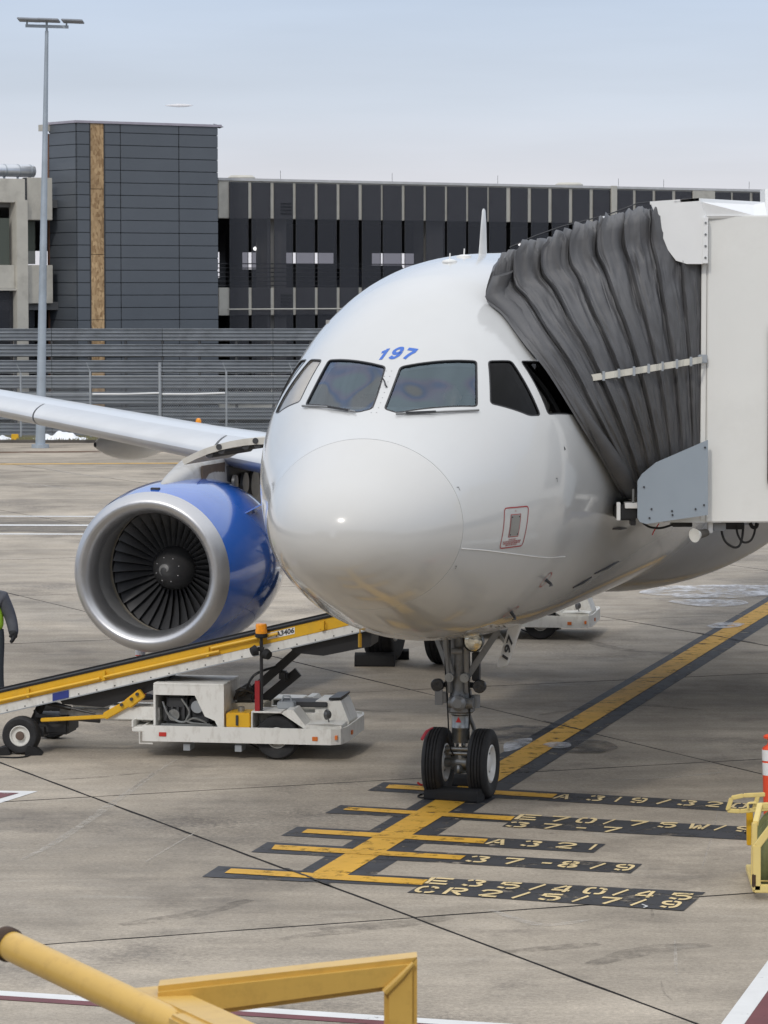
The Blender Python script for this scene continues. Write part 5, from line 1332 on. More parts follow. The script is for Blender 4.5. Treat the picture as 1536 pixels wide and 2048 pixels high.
def glove(sx, w_):
    w_ = Vector(w_); J = [(*w_, .066), (*(w_ + Vector((0, -.01, -.06))), (.070, .05)), (*(w_ + Vector((-sx * .004, -.018, -.105))), (.068, .046))]; E_ = [(0, 1), (1, 2)]
    for k, (off, L) in enumerate(((-.036, .066), (-.012, .076), (.012, .072), (.035, .058))):
        b_ = w_ + Vector((sx * .002, -.018 + off, -.115)); i = len(J)
        J += [(*b_, .027), (*(b_ + Vector((-sx * .012, -.004, -L * .5))), .026), (*(b_ + Vector((-sx * .040, -.006, -L * .85))), .022)]; E_ += [(2, i), (i, i + 1), (i + 1, i + 2)]
    i = len(J); J += [(*(w_ + Vector((-sx * .022, -.048, -.06))), .022), (*(w_ + Vector((-sx * .038, -.066, -.105))), .017)]; E_ += [(1, i), (i, i + 1)]
    skinned('glove', J, E_, GLOVE, wk, sub=1)
glove(1, (.352, -.022, .985)); glove(-1, (-.29, -.06, 1.0))
for sx in (-.12, .10):
    m = MB(); m.box((sx - .05, -.2, 0), (sx + .05, .1, .1), .035); m.build('boot', BLACK, wk, smooth=True)

# ================================================================ JET BRIDGE
AM = ROOT['airliner']
jb = thing('jet_bridge', 'cream jet bridge cab docked to the airliner door under a grey pleated canopy', 'jet bridge', (5.5, 37.3, 0))
BY = 35.5
xL = AT(1402, 800, BY).x
zF, zR = AT(1450, 1045, BY).z, AT(1450, 431, BY).z
def jbb(name, mat, b, smooth=False, **k): return b.build(name, mat, jb, world=True, smooth=smooth, **k)
xC = AT(1414, 700, BY).x
b = MB(); b.box((xC, BY, zF), (9.5, BY + .08, zR), .012); b.box((xC, BY + .08, zF), (9.5, BY + 3.7, zF + .25)); b.box((xC, BY + 3.62, zF), (9.5, BY + 3.7, zR)); b.box((xC + .02, BY + .08, zR - .12), (9.5, BY + 3.62, zR - .02))
b.box((9.4, BY + .08, zF + .25), (9.5, BY + 3.62, zR - .12)); jbb('cab', BRIDGE, b)
b = MB(); b.box((xL, BY + .02, zF + .02), (xC - .004, BY + .1, zR - .3), .006); jbb('door_jamb', BRIDGE, b)
b = MB(); q = [AT(1310, 1043, BY + .03), AT(1416, 1030, BY + .03), AT(1420, 1045, BY + .03), AT(1322, 1045, BY + .03)]; b.prism(q, (0, 3.3, 0)); jbb('cab_floor', BRIDGE, b)
b = MB(); x0 = AT(1538, 700, BY).x; q = [Vector((x0, BY - .012, AT(1538, 985, BY).z)), Vector((x0 + 1.1, BY - .012, AT(1538, 985, BY).z)), Vector((x0 + 1.1, BY - .012, AT(1538, 640, BY).z)), Vector((x0, BY - .012, AT(1538, 640, BY).z))]
q = round_poly(q, .16, 6); b.prism(q, (0, .03, 0)); wdw = jbb('cab_window', glass('cab_glass', (.03, .04, .05)), b)
b = MB(); c = sum(q, Vector()) / len(q); big = [c + (p - c) * 1.02 for p in q]; b.grid([[p + Vector((0, -.012, 0)) for p in big], [p + Vector((0, -.012, 0)) for p in q], [p + Vector((0, .02, 0)) for p in q]], cv=True); b.build('window_gasket', BLACK, wdw, world=True)
# canopy hood: curved cheek plate, corner angle and sloping roof plate
hp = [(1300, 403), (1322, 402), (1398, 396), (1411, 431), (1412, 528), (1374, 528), (1352, 521), (1336, 500), (1323, 468), (1311, 430)]
hq = [AT(*p, BY - .10) for p in hp]
b = MB(); b.prism(hq, (0, .05, 0)); hd = jbb('hood_cheek', HOODW, b)
q = [AT(1411, 432, BY - .10), AT(1540, 432, BY - .10), AT(1536, 406, BY + 1.3), AT(1398, 397, BY - .10)]
q2 = [AT(1398, 396.5, BY - .10), AT(1529, 404, BY + 1.2), AT(1534, 431, BY + .05), AT(1411, 431.5, BY - .06)]
b = MB(); b.prism(q2, (0, .02, -.03)); jbb('hood_roof', HOODW, b)
b = MB(); q3 = [AT(1300, 403, BY - .1), AT(1398, 396, BY - .1), AT(1398, 396, BY - .1) + Vector((.1, 1.1, -.02)), AT(1300, 403, BY - .1) + Vector((.25, 1.1, -.05))]; b.prism(q3, (0, 0, -.03)); jbb('hood_roof', HOODW, b)
b = MB(); p = AT(1407, 434, BY - .12); p2 = AT(1407, 527, BY - .12); b.box((p.x - .005, BY - .125, p2.z), (p.x + .05, BY + .0, p.z), .004); an = jbb('hood_angle', GALV if False else HOODW, b)
for k in range(4):
    b = MB(); z = p2.z + (p.z - p2.z) * (k + .5) / 4; b.cyl((p.x + .022, BY - .126, z), (p.x + .022, BY - .135, z), .012, n=8); b.build('bolt', STEEL, an, world=True)
b = MB(); tri = [AT(1530, 378, BY + 2.2), AT(1545, 377, BY + 2.2), AT(1545, 432, BY + 2.2), AT(1531, 432, BY + 2.2)]; b.prism(tri, (0, .5, 0)); jbb('roof_box', HOODW, b)
# pleated canopy: ruled between the curve where it meets the skin and the cab edge
C0 = [AM @ Vector((-l, a, z + ZC)) for a, l, z in ((4.62, -1.86, -.46), (3.95, -1.80, -.09), (3.36, -1.66, .35), (3.17, -1.36, .885), (3.19, -1.12, 1.165), (3.41, -.84, 1.46), (3.52, -.64, 1.62))]
top0 = AT(984, 551, (C0[-1].y - .02))
C0 = C0 + [top0]
far0 = [top0 + Vector((.1, .3, .10)), AM @ Vector((1.02, 5.2, ZC + 1.9)), AM @ Vector((1.15, 6.6, ZC + 1.85)), AM @ Vector((1.65, 6.75, ZC + 1.35)), AM @ Vector((1.9, 6.8, ZC - .3))]
z10, z11 = AT(1400, 925, BY).z, AT(1400, 428, BY).z
C1 = [Vector((xL + .03, BY + .1, z10 + (z11 - z10) * k / 7)) for k in range(8)]
far1 = [Vector((xL + .03, BY + .3, z11 + .06)), Vector((xL + .03, BY + 1.8, z11 + .06)), Vector((xL + .03, BY + 3.3, z11)), Vector((xL + .03, BY + 3.6, z11 - .8)), Vector((xL + .03, BY + 3.6, z10))]
def resample(P, n):
    P = catmull(P, 8); L = [0.0]
    for a, b_ in zip(P, P[1:]): L.append(L[-1] + (b_ - a).length)
    out = []; k = 0
    for i in range(n + 1):
        s_ = L[-1] * i / n
        while k < len(L) - 2 and L[k + 1] < s_: k += 1
        out.append(P[k].lerp(P[k + 1], (s_ - L[k]) / max(L[k + 1] - L[k], 1e-9)))
    return out
NL, NF = 60, 34
def leg(C, far): return resample(C, NL) + resample([C[-1]] + far, NF)[1:]
A0, A1 = leg(C0, far0), leg(C1, far1)
NPL, PER = 8, 24
NU = NPL * PER
def base_pt(u, j):
    p = A0[j].lerp(A1[j], u)
    lift = .155 * math.sin(PI * min(1, u * 1.02)) ** .7 * min(1, max(0, j / NL)) ** 1.6 * (1 - min(1, max(0, (j - NL - 1) / (NF * .3))))
    return p + Vector((0, -.05 * math.sin(PI * u) * (j < NL), lift))
grid_ = []
for i in range(NU + 1):
    u = i / NU; row = []
    for j in range(len(A0)):
        # uneven pleat spacing, wide folds near the aircraft
        uu_ = u
        t = (u * NPL) % 1.0 if i < NU else 0.0; k = int(u * NPL)
        v = min(1, j / NL)
        drift = .10 * noise.noise((k * 5.3, j * .07, 2.2))            # fold lines wander a little
        t2 = min(1, max(0, t + drift * math.sin(PI * t)))
        # steep left flank, long slack right flank with a second soft crease
        up_ = min(1, t2 / .15); up_ = up_ ** .8
        dn = 1 - max(0, (t2 - .15) / .85) ** .95
        c2 = .60 + .09 * math.sin(k * 1.9 + j * .05); c3 = .36 + .05 * math.sin(k * 3.1 + j * .08)
        prof_ = up_ * dn + v * ((.20 + .10 * math.sin(k * 2.7)) * max(0, 1 - abs(t2 - c2) / .11) + (.07 + .06 * math.sin(k * 4.1)) * max(0, 1 - abs(t2 - c3) / .06))
        rf = 1 - .55 * min(1, max(0, (j - NL + 3) / 6))
        if j >= NL - 4: prof_ = .5 * prof_ + .5 * up_ * (1 - .85 * max(0, (t2 - .15) / .85) ** 2.0)
        amp = (.035 + .080 * v ** 1.0) * (.82 + .36 * ((k * 37) % 5) / 5) * (1 - .45 * max(0, u - .75) / .25) * rf
        def nrm(jj, roof):
            du = base_pt(min(1, u + .01), jj) - base_pt(max(0, u - .01), jj)
            dj = base_pt(u, min(len(A0) - 1, jj + 1)) - base_pt(u, max(0, jj - 1))
            q_ = dj.cross(du).normalized()
            if not roof: q_ = (Vector((q_.x * .25, q_.y, q_.z * .25)) if jj < NL else q_).normalized()
            return -q_ if (q_.z < 0 if roof else q_.y > 0) else q_
        if j < NL - 5: n = nrm(j, False)
        elif j > NL + 4: n = nrm(j, j < NL + NF * .6)
        else:                                          # over the shoulder both directions add up
            w_ = (j - (NL - 5)) / 9; n = nrm(NL - 7, False) * min(1, 2 * (1 - w_)) + nrm(NL + 5, True) * min(1, 2 * w_)
        p = base_pt(u, j)
        cr_ = .030 * (1 - 3.2 * abs(noise.noise((u * 30 + .02 * j, j * .055, k * 2.1)))) + .018 * (1 - 3 * abs(noise.noise((u * 16 + j * .10, j * .09 - u * 9, 5.5)))) + .012 * (1 - 3 * abs(noise.noise((u * 55 - j * .06, j * .12, 9.1))))
        wr = cr_ * .75 * (.35 + .65 * v) * (1 - .6 * max(0, u - .8) / .2) + .010 * noise.noise((u * 17 + k * 3.1, j * .10, 1.3)) + .016 * noise.noise((u * 46 + j * .12, j * .22, 7.7)) + .007 * noise.noise((u * 90, j * .7, 3.1))
        edge = min(1, u * 14)
        p = p + n * ((amp * (prof_ - .3) + wr * (.5 + .7 * v)) * edge + .02)
        if j < NL: p = p + (A0[j] - A1[j]).normalized() * (.035 * v * math.sin(2 * PI * t) * edge * (u < .93))
        row.append(p)
    grid_.append(row)
FAB = M('canopy_vinyl', (.098, .098, .102), .56, var=.14, scale=2.2, bump=.0, dirt=(.16, .155, .15), dirt_amt=.35, dirt_scale=1.6, spec=.55)
t = FAB.node_tree; b_ = t.nodes['Principled BSDF']; co = nn('ShaderNodeTexCoord', t)
prev = None
for sc_, rot_, strength, dist, typ in (((46, 3.2, 1), 8, .75, .035, 'RIDGED_MULTIFRACTAL'), ((26, 9, 1), -24, .5, .025, 'RIDGED_MULTIFRACTAL'), ((90, 30, 1), 10, .35, .010, 'FBM')):
    m1 = nn('ShaderNodeMapping', t); m1.inputs['Scale'].default_value = sc_; m1.inputs['Rotation'].default_value = (0, 0, R(rot_))
    nz = nn('ShaderNodeTexNoise', t); nz.noise_type = typ; nz.inputs['Scale'].default_value = 1.0; nz.inputs['Detail'].default_value = 3; nz.inputs['Distortion'].default_value = .6
    bp = nn('ShaderNodeBump', t); bp.inputs['Strength'].default_value = strength; bp.inputs['Distance'].default_value = dist
    t.links.new(co.outputs['UV'], m1.inputs[0]); t.links.new(m1.outputs[0], nz.inputs[0]); t.links.new(nz.outputs[0], bp.inputs['Height'])
    if prev: t.links.new(prev, bp.inputs['Normal'])
    prev = bp.outputs[0]
t.links.new(prev, b_.inputs['Normal'])
b = MB(); VG = b.grid(grid_); uvl = b.bm.loops.layers.uv.new('UVMap'); idx = {v: (i / NU, j / NL) for i, r in enumerate(VG) for j, v in enumerate(r)}
for f in b.bm.faces:
    for lp in f.loops: lp[uvl].uv = idx[lp.vert]
can = jbb('pleated_canopy', FAB, b, smooth=True, angle=60, recalc=True)
# front pad that presses on the skin, with its lower flap
pad = resample(C0, 30); rows = []
for k, p in enumerate(pad):
    u = k / 30; w_ = .045 + .015 * math.sin(u * 9) + (.02 if u > .9 else 0)
    ax = (A1[min(NL, int(u * NL))] - p).normalized(); tn = (pad[min(30, k + 1)] - pad[max(0, k - 1)]).normalized(); nr = tn.cross(ax).normalized()
    if nr.y > 0: nr = -nr
    rows.append([p + ax * (.11 + w_ * math.cos(2 * PI * j / 10) * 1.6) + nr * (.03 + w_ * math.sin(2 * PI * j / 10)) for j in range(10)])
b = MB(); V_ = b.grid(rows, cv=True); b.bm.faces.new(V_[0]); b.bm.faces.new(V_[-1]); b.build('canopy_pad', FAB, can, world=True, smooth=True, angle=60)
b = MB(); q = [AT(1186, 905, 36.0), AT(1262, 962, 35.62), AT(1272, 966, 35.6), AT(1238, 987, 35.9)]; b.prism([AT(1190, 900, 36.05), AT(1268, 945, 35.6), AT(1274, 966, 35.58), AT(1240, 986, 35.95)], (0, .05, 0)); b.build('canopy_flap', FAB, can, world=True)
# white strap across the folds
sp_ = []
for k in range(int(.27 * NU), NU + 1):
    u = k / NU; j = int(round(NL * (.475 + .02 * u)))
    p = grid_[k][j]; sp_.append(p)
sm = [max(range(max(0, i - 5), min(len(sp_), i + 6)), key=lambda q_: -sp_[q_].y) for i in range(len(sp_))]
rows = []
for i, p in enumerate(sp_):
    y = min(sp_[q_].y for q_ in range(max(0, i - 30), min(len(sp_), i + 30))) - .012
    z_ = AT(1175, 757, y).z + (AT(1400, 719, y).z - AT(1175, 757, y).z) * i / (len(sp_) - 1)
    x_ = AT(1175, 757, y).x + (xL - AT(1175, 757, y).x) * i / (len(sp_) - 1)
    rows.append([Vector((x_, y, z_ - .034)), Vector((x_, y, z_ + .034)), Vector((x_, y + .008, z_ + .034)), Vector((x_, y + .008, z_ - .034))])
b = MB(); b.grid(rows, cv=True); st = b.build('canopy_strap', M('strap_white', (.62, .60, .53), .6, var=.1, scale=8), can, world=True)
b = MB(); p = AT(1396, 717, BY - .06); b.box((p.x, p.y, p.z - .05), (p.x + .10, p.y + .02, p.z + .04), .008); b.build('strap_plate', GALV, st, world=True)
for k in range(0, 8):
    r_ = rows[min(len(rows) - 1, int(len(rows) * k / 8) + 2)]; b = MB(); b.box((r_[0].x - .016, r_[0].y - .01, r_[0].z - .015), (r_[0].x + .012, r_[0].y - .001, r_[0].z + .083), .003); b.build('strap_buckle', GALV, st, world=True)
# stay cord strung over the ridges
cd_ = [grid_[min(NU, int(NU * (k + .5) / NPL))][NL + 2] + Vector((0, 0, .05)) for k in range(NPL)]
b = MB(); b.tube(cd_, .007, 5); b.build('stay_cord', DARK, can, world=True)
# blue-grey side plate, its screws, bumper and the gear under the floor
q = [AT(*p, BY - .16) for p in ((1275, 962), (1284, 948), (1312, 925), (1416, 880), (1416, 1030), (1292, 1048), (1280, 1044), (1275, 1036))]
b = MB(); b.prism(q, (0, .035, 0)); pl = jbb('side_plate', PLATE, b)
for p in ((1288, 974), (1299, 1036), (1344, 1022), (1345, 1030), (1408, 1010), (1410, 895), (1391, 1018), (1303, 1018)):
    c = AT(*p, BY - .165); b = MB(); b.cyl(c, c + Vector((0, -.008, 0)), .011, n=8); b.build('plate_screw', DARK, pl, world=True)
def pbox(name, mat, pa, pb, Y, d, bev=.006, parent=None):
    a, c = AT(*pa, Y), AT(*pb, Y); b = MB(); b.box((min(a.x, c.x), Y, min(a.z, c.z)), (max(a.x, c.x), Y + d, max(a.z, c.z)), bev); return b.build(name, mat, parent or jb, world=True)
bu = pbox('floor_bumper', BLACKP, (1232, 1041), (1276, 1010), BY + .02, .9, .02)
pbox('bumper_stripe', HOODW, (1233.5, 1041), (1241, 1005), BY - .02, .1, .004, bu)
pbox('bumper_cover', HOODW, (1250, 1017), (1276, 1006), BY - .01, .2, .004, bu)
pbox('bumper_bracket', STEEL, (1264.5, 1006), (1268.5, 978), BY + .0, .05, .003, bu)
pbox('bumper_foot', BLACKP, (1261, 1051), (1272, 1041), BY + .04, .2, .006, bu)
pbox('cable_box', BLACKP, (1345, 1054), (1385, 1045), BY + .25, .3)
pbox('cable_box', BLACKP, (1450, 1059), (1489, 1045.5), BY + .3, .4)
pbox('lamp_bracket', HOODW, (1416, 1066), (1426, 1045), BY + .1, .08)
pbox('lamp_shield', M('shield_grey', (.25, .26, .27), .5), (1426, 1062), (1452, 1046), BY + .12, .02)
l0, l1 = AT(1414, 1065, BY + .12), AT(1384, 1072, BY - .05); d = (l1 - l0).normalized(); b = MB(); b.lathe([(.035, 0), (.04, .02), (.048, .12), (.052, .14), (.052, .145)], l0, d, 16, True); fl = jbb('flood_lamp', M('lamp_body_brown', (.10, .092, .082), .45), b, True)
b = MB(); b.lathe([(.046, .14), (.075, .205), (.06, .205), (0, .19)], l0, d, 18); b.build('lamp_reflector', M('lamp_white', (.8, .8, .76), .3), fl, world=True, smooth=True)
for pts, r_ in (([(1286, 1046), (1300, 1054), (1322, 1056), (1346, 1049)], .012), ([(1446, 1046), (1443, 1060), (1450, 1082), (1466, 1094), (1478, 1092), (1484, 1076), (1486, 1058)], .013), ([(1472, 1050), (1476, 1070), (1486, 1084), (1500, 1082), (1508, 1068), (1512, 1046)], .012), ([(1500, 1046), (1505, 1054), (1512, 1054), (1515, 1046)], .02)):
    b = MB(); b.tube(catmull([AT(*p, BY + .2) for p in pts], 6), r_, 7); jbb('power_cable', BLACK, b, True)
b = MB(); b.tube(catmull([AT(1318, 1047, BY + .25), AT(1308, 1062, BY + .25), AT(1305, 1070, BY + .25)], 4), .006, 6); jbb('tag_ribbon', RED, b)
b = MB(); b.cyl((7.6, 37.3, 0), (7.6, 37.3, zF), .32, n=24); jbb('support_column', BRIDGE, b, True)
b = MB(); b.box((7.0, 36.4, 0.15), (8.2, 38.2, .7), .05); jbb('wheel_carriage', BRIDGE, b)

# ================================================================ BELT LOADER
def make_loader(loc, rz, label):
    ld = thing('belt_loader', label, 'belt loader', loc, rz)
    def o(name, mat, b, smooth=False, parent=None): return b.build(name, mat, parent or ld, smooth=smooth)
    WP = WHITE_WORN
    # skirt
    prof = [(1.50, 0), (3.92, 0), (4.06, .08), (4.12, .3), (4.12, 1.45), (4.06, 1.68), (3.92, 1.76), (1.50, 1.76)]
    b = MB(); L_ = [[Vector((x, y, z)) for x, y in prof] for z in (.20, .385)]; inn = [[Vector((x * .985 + .035, .03 + y * .966, z)) for x, y in prof] for z in (.20, .385)]
    b.grid([L_[0], L_[1], inn[1], inn[0]], cu=True, cv=True); o('bumper_skirt', WP, b)
    b = MB(); b.prism([(x * .985 + .035, .03 + y * .966, .34) for x, y in prof], (0, 0, .024)); o('deck_plate', WP, b)
    b = MB(); b.box((1.36, .05, .30), (1.52, .55, .36), .01); b.box((1.36, .04, .36), (1.38, .56, .44)); o('step_bracket', WP, b)
    b = MB(); b.tube([(1.62, .02, .17), (1.46, .02, .17), (1.46, .02, .32), (1.52, .02, .32)], .010, 6); o('step_loop', WP, b)
    for x in (1.98, 2.6): b = MB(); b.box((x, .06, .09), (x + .08, .3, .17)); o('lifting_pocket', GALV, b)
    # chassis rails and tow frame to the rear wheels
    for y in (.55, 1.15): b = MB(); b.box((.35, y, .36), (3.6, y + .12, .50), .01); o('chassis_rail', WP, b)
    b = MB(); b.box((1.05, .2, .42), (1.66, .5, .58), .01); o('chassis_bracket', WP, b)
    b = MB(); b.box((.1, .3, .18), (.22, 1.3, .30)); o('rear_axle', DARK, b)
    b = MB(); b.bar((.06, .36, .30), (.2, .5, .68), .10, .06); b.bar((.12, .3, .44), (.9, .35, .38), .06, .04); b.cyl((.12, .3, .62), (.55, .32, .53), .028, n=10); b.cyl((.55, .32, .53), (.85, .33, .47), .014, n=8); o('rear_linkage', BLACKP, b)
    b = MB(); b.box((.02, .38, .2), (.5, .9, .42), .03); b.tube(catmull([(.1, .3, .5), (.3, .28, .35), (.5, .3, .42), (.75, .34, .40)], 4), .014, 6); o('rear_gearbox', DARK, b)
    b = MB(); b.bar((.22, .18, .40), (1.02, .18, .46), .06, .045, .008); b.bar((1.0, .18, .46), (1.35, .18, .66), .07, .09, .01); b.bar((1.28, .18, .61), (1.46, .18, .75), .09, .12, .012); ya = o('push_arm', YELLOW, b)
    for x, z in ((1.22, .61), (1.34, .68), (1.41, .74)):
        b = MB(); b.cyl((x, .132, z), (x, .10, z), .02, n=8); b.build('bolt', DARK, ya)
    # wheels: rear pair, front pair
    for (x, y, r_, w_) in ((0, .11, .225, .2), (0, 1.52, .225, .2), (3.10, .17, .262, .22), (3.10, 1.5, .262, .22)):
        wm = MB(); wm.lathe([(.125, -.09), (.15, -.1), (r_ - .025, -.1), (r_ - .007, -.08), (r_, -.05), (r_, .05), (r_ - .007, .08), (r_ - .025, .1), (.15, .1), (.125, .09)], (x, y, r_), (0, 1, 0), 32); ty = wm.build('wheel', TYRE, ld, smooth=True)
        wm = MB(); wm.lathe([(.13, -.085), (.115, -.09), (.105, -.05), (.06, -.045), (.05, -.075), (.03, -.085), (0, -.085)], (x, y, r_), (0, 1, 0), 24); wm.lathe([(.13, .085), (.115, .09), (.105, .05), (.05, .05), (0, .08)], (x, y, r_), (0, 1, 0), 24); wm.build('rim', WP, ty, smooth=True)
        wm = MB(); wm.lathe([(.055, -.078), (.05, -.10), (.0, -.105)], (x, y, r_), (0, 1, 0), 12); wm.build('hub', M('hub_rust', (.13, .09, .07), .7) if 'hub_rust' not in bpy.data.materials else bpy.data.materials['hub_rust'], ty, smooth=True)
    # engine housing, open in front
    b = MB(); b.box((1.62, .06, .86), (2.47, .95, .885), .006); b.box((1.62, .06, .37), (1.645, .95, .86)); b.box((2.45, .06, .37), (2.47, .95, .86)); b.box((1.645, .93, .37), (2.45, .95, .86)); b.box((1.645, .06, .745), (2.45, .075, .86))
    b.prism([(2.12, .06, .745), (2.22, .06, .745), (2.45, .06, .745), (2.45, .06, .37), (2.40, .06, .37), (2.36, .06, .45), (2.24, .06, .50)], (0, .015, 0)); eh = o('engine_housing', WP, b)
    b = MB(); b.box((1.70, .2, .38), (2.3, .85, .62), .04); b.box((1.75, .16, .56), (2.0, .7, .73), .03); b.box((2.02, .2, .60), (2.2, .6, .70), .02)
    for k in range(5): b.box((1.74 + .07 * k, .14, .45), (1.77 + .07 * k, .2, .60), .005)
    o('engine_block', DARK, b)
    b = MB(); b.cyl((2.13, .14, .60), (2.13, .5, .62), .075, n=18); o('air_filter', GALV, b, True)
    b = MB(); b.cyl((1.85, .12, .50), (1.85, .2, .50), .07, n=16); b.tube(catmull([(1.72, .12, .66), (1.80, .09, .5), (1.95, .1, .42), (2.1, .1, .47), (2.25, .12, .42)], 5), .013, 6); b.tube(catmull([(1.95, .1, .7), (2.05, .08, .55), (2.02, .09, .43), (2.3, .1, .40)], 5), .011, 6); o('engine_pipes', STEEL, b, True)
    b = MB(); b.box((1.70, .10, .375), (2.32, .13, .40), .004); o('engine_tray', STEEL, b)
    # yellow box, fender hood, front guard
    b = MB(); b.box((2.49, .08, .37), (2.78, .45, .545), .012); yb = o('yellow_box', YELLOW, b)
    b = MB(); b.box((2.61, .06, .40), (2.64, .085, .52), .004); b.build('latch', DARK, yb); b = MB(); b.cyl((2.64, .25, .545), (2.64, .25, .60), .04, n=12); b.build('filler_cap', STEEL, yb)
    b = MB(); b.box((2.46, .5, .37), (2.86, .98, .61), .01); o('valve_box', M('tan_box', (.42, .38, .30), .5), b)
    for y0 in (.05, 1.30):
        b = MB(); b.box((2.80, y0, .555), (3.16, y0 + .42, .575), .004); b.box((2.80, y0, .37), (2.815, y0 + .42, .555)); b.prism([(3.16, y0, .555), (3.22, y0, .60), (3.30, y0, .60), (3.52, y0, .395), (3.50, y0, .37)], (0, .42, 0)); b.box((2.815, y0 + .40, .37), (3.3, y0 + .42, .555)); o('fender', WP, b)
    b = MB(); b.prism([(3.50, .06, .372), (3.50, .06, .43), (3.92, .06, .44), (4.06, .12, .42), (4.06, .12, .372)], (0, .42, 0)); o('front_step', WP, b)
    b = MB(); b.prism([(3.50, .62, .37), (3.52, .62, .64), (3.93, .62, .65), (4.06, .62, .40), (4.06, .62, .37)], (0, .6, 0)); fg = o('front_guard', WP, b)
    b = MB(); b.prism([(3.74, .60, .655), (3.93, .60, .665), (3.93, .60, .69), (3.74, .60, .68)], (0, .64, 0)); b.build('guard_pad', BLACKP, fg)
    b = MB(); b.lathe([(.0, .07), (.045, .06), (.065, .0), (.06, -.01), (0, -.012)], (3.80, .24, .53), (.75, -.66, 0), 16); b.cyl((3.83, .26, .43), (3.81, .25, .5), .01, n=6); o('head_lamp', M('head_lamp', (.10, .10, .10), .25, .4), b, True)
    b = MB(); b.box((3.06, .30, .575), (3.26, .46, .66), .01); b.tube([(3.1, .38, .66), (3.12, .38, .72), (3.2, .38, .72), (3.22, .38, .66)], .012, 6); o('control_pedestal', GALV, b)
    b = MB(); b.bar((3.0, .75, .60), (3.6, .78, .60), .4, .06, .01); o('seat_deck', DARK, b)
    for (x, z, mt, nm) in ((1.70, .285, RED, 'red_reflector'), (3.62, .27, AMBER, 'amber_reflector')):
        b = MB(); b.box((x, -.008, z - .025), (x + .09, .0, z + .025), .003); o(nm, M(nm, (.55, .04, .03) if 'red' in nm else (.65, .17, .03), .3) if nm not in bpy.data.materials else bpy.data.materials[nm], b)
    for (x, y) in ((4.0, .045), (4.125, .55)):
        b = MB(); b.box((x - .02, y - .03, .26), (x + .02, y + .03, .31), .003); o('amber_reflector', bpy.data.materials['amber_reflector'], b)
    # beacon mast
    b = MB(); b.box((2.84, .06, .57), (2.90, .12, .93), .004); o('mast_foot', M('mast_red', (.32, .015, .02), .4) if 'mast_red' not in bpy.data.materials else bpy.data.materials['mast_red'], b)
    b = MB(); b.cyl((2.915, .09, .58), (2.915, .09, 1.46), .02, n=10); b.box((2.87, .07, 1.28), (2.95, .11, 1.33), .004); o('beacon_mast', BLACKP, b)
    b = MB(); b.lathe([(.06, 0), (.075, .01), (.075, .04), (.06, .05)], (2.915, .09, 1.44), (0, 0, 1), 16, True); o('beacon_base', BLACK, b)
    b = MB(); b.lathe([(.068, 0), (.072, .03), (.064, .06), (.068, .09), (.06, .115), (0, .125)], (2.915, .09, 1.49), (0, 0, 1), 18); o('beacon_lens', AMBER, b, True)
    for sx, d in ((-1, (-.8, -.5, -.3)), (1, (.8, -.5, -.3))):
        b = MB(); b.lathe([(.0, .05), (.05, .045), (.065, -.02), (.05, -.03), (0, -.02)], (2.915 + sx * .07, .05, 1.27 - .02 * sx), d, 14); o('work_lamp', BLACK, b, True)
    # lift ram
    b = MB(); b.bar((2.55, .75, .62), (3.28, .75, 1.27), .12, .10, .01); b.bar((2.75, .9, .58), (3.2, .9, .95), .05, .12); b.box((3.0, .7, .86), (3.1, .82, .98), .02); o('lift_ram', BLACKP, b)
    b = MB(); b.cyl((3.25, .75, 1.25), (3.42, .75, 1.42), .035, n=12); o('ram_rod', CHROME, b, True)
    b = MB(); b.box((2.5, .55, .62), (2.72, .8, .74), .02); b.cyl((2.54, .5, .72), (2.7, .52, .82), .05, n=12); b.tube(catmull([(2.62, .5, .7), (2.75, .45, .95), (3.0, .55, 1.05)], 5), .016, 6); b.tube(catmull([(2.50, .5, .65), (2.6, .4, .8), (2.8, .5, .7)], 5), .014, 6); o('hydraulic_valves', BLACKP, b)
    # the belt
    zy = lambda x: .650 + .242 * (x + .23)
    xa, xb, ya_, yb_ = -.95, 4.9, .22, .86
    def band(x0, x1, z0, z1, y0, y1, bev=.0):
        b = MB(); b.prism([(x0, y0, zy(x0) + z0), (x1, y0, zy(x1) + z0), (x1, y0, zy(x1) + z1), (x0, y0, zy(x0) + z1)], (0, y1 - y0, 0)); return b
    b = band(xa, xb, .055, .082, ya_ + .01, yb_ - .01); bl = o('belt', BLACK, b)
    b = MB(); b.cyl((xb, ya_, zy(xb) + .075), (xb, yb_, zy(xb) + .075), .06, n=14); b.cyl((xa, ya_, zy(xa) + .075), (xa, yb_, zy(xa) + .075), .06, n=14); b.build('belt_roller', BLACK, bl, smooth=True)
